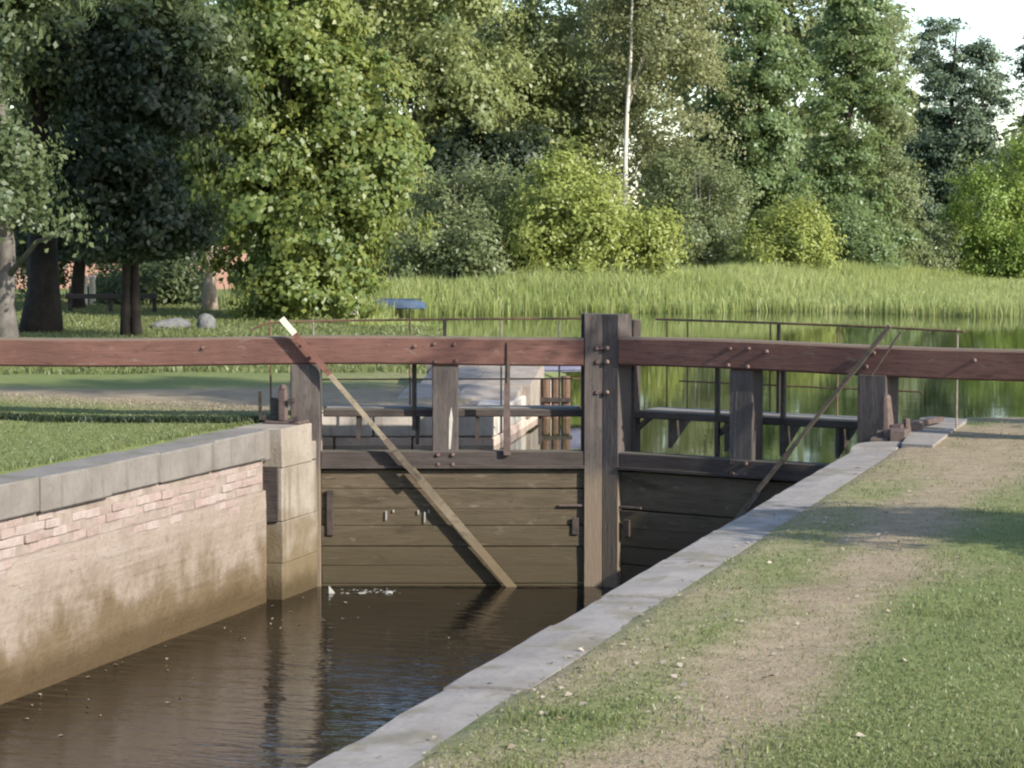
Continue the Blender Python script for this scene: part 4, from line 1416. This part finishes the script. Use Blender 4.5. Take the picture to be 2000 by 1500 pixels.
# brown mooring timbers on the quay
p = cw(.62, 30.9)
mt = tag(empty('mooring_post', (p.x - .05, p.y, LAKE_Z - .6), YAW), 'cluster of brown mooring timbers at the quay left of the mitre posts', 'mooring post')
for k in range(3):
    MB().tube([(k * .13 - .12, R.uniform(-.02, .02), 0), (k * .13 - .13, 0, 1.12 + k * .02)], .062, 9).build('timber', M['brown'], mt)
MB().box(-.21, .22, -.085, -.066, .82, .88, .004).build('band', M['iron'], mt)

# wooden barrier under the trees
p = foot(215, 58)
b = tag(empty('barrier', (p.x, p.y, p.z), YAW), 'low dark wooden rail barrier under the left trees', 'barrier')
MB().box(-1.1, 1.15, -.05, .05, .42, .54, .01).build('rail', M['dark_wood'], b)
for a in (-1.0, 0, 1.08):
    MB().box(a - .05, a + .05, .055, .14, -.2, .56, .01).build('post', M['dark_wood'], b)
for px, yc_, lab in ((165, 64, 'left one of two pale short posts far under the dark trees'), (181, 64.3, 'right one of two pale short posts far under the dark trees')):
    p = foot(px, yc_)
    pst = tag(empty('bollard', p), lab, 'bollard', 'pale posts under the trees')
    MB().tube([(0, 0, 0), (0, 0, .80)], .085, 10).build('shaft', M['white'], pst)
    MB().tube([(0, 0, .80), (0, 0, .86), (0, 0, .90)], [.10, .10, .04], 10).build('cap', M['white'], pst)

# brick house glimpsed between the left trees
p = foot(250, 84)
h = tag(empty('house', (p.x, p.y, p.z), YAW), 'red brick house glimpsed between the park trees at left', 'house')
MB().box(-4.4, 3.6, 0, 6, 0, 3.3, .02).build('wall', M['house'], h)
t = MB().add([(-4.8, -.4, 3.2), (4.0, -.4, 3.2), (4.0, 6.4, 3.2), (-4.8, 6.4, 3.2), (-4.8, 3, 5.9), (4.0, 3, 5.9)], [(0, 1, 5, 4), (2, 3, 4, 5), (0, 4, 3), (1, 2, 5), (0, 3, 2, 1)])
rf = t.build('roof', M['roof'], h)
MB().box(-1.6, -1.0, 2.4, 3.0, 5.0, 6.6, .02).build('chimney', M['house'], rf)
for a in (-3.2, -1.2, .8, 2.4):
    wdw = MB().box(a - .5, a + .5, -.06, .02, 1.0, 2.4, .01).build('window', M['white'], h)
    for s_ in (-1, 1):
        MB().box(a + s_ * .23 - .19, a + s_ * .23 + .19, -.075, -.062, 1.08, 2.32, .004).build('pane', M['glass'], wdw)

# leaves and twigs floating in the lock
n = 60
P = np.stack([NR.uniform(-3.1, 2.2, n), -7.5 + 8.2 * NR.random(n) ** .7, np.full(n, CH_Z + .004)], -1)
P[:35, 0] = -3.2 + NR.random(35) ** 2 * 1.2
N = np.tile([0.0, 0, 1], (n, 1)) + NR.normal(size=(n, 3)) * .06
N /= np.linalg.norm(N, axis=1, keepdims=True)
o = obj('floating_leaves', leaves_mesh('floating_leaves', P, N, .05, M['litter'], .5))
tag(o, 'few dead leaves floating on the lock water', 'leaves', kind='stuff')
# foam and litter at the foot of the gate
for px, py, r, lab in ((757, 1146, (.065, .05, .028), 'largest white foam lump floating at the foot of the left gate'),
                       (705, 1143, (.05, .05, .014), 'small white foam scrap floating at the foot of the left gate')):
    p = at(px, py, 25.0)
    boulder(lab, (p.x, p.y, CH_Z - .004), r, M['foam'], 'foam_lump')['category'] = 'foam'
P = np.array([list(at(R.gauss(715, 32), 1146, 25.05 + R.uniform(-.15, .2))) for _ in range(70)]); P[:, 2] = CH_Z + .006
N = np.tile([0.0, 0, 1], (70, 1)) + NR.normal(size=(70, 3)) * .12
N /= np.linalg.norm(N, axis=1, keepdims=True)
o = obj('foam_flakes', leaves_mesh('foam_flakes', P, N, .035, M['foam'], .8))
tag(o, 'thin flecks of foam at the foot of the left gate', 'foam', kind='stuff')
p = at(643, 1150, 25.0)
t = MB().add([(-.05, 0, 0), (.05, .02, 0), (0, -.05, 0), (-.02, .0, .09)], [(0, 1, 2), (0, 1, 3), (1, 2, 3), (2, 0, 3)])
o = t.build('litter_scrap', M['foam'], None, (p.x, p.y, CH_Z - .01))
tag(o, 'pointed white litter scrap floating beside the left pier', 'litter')
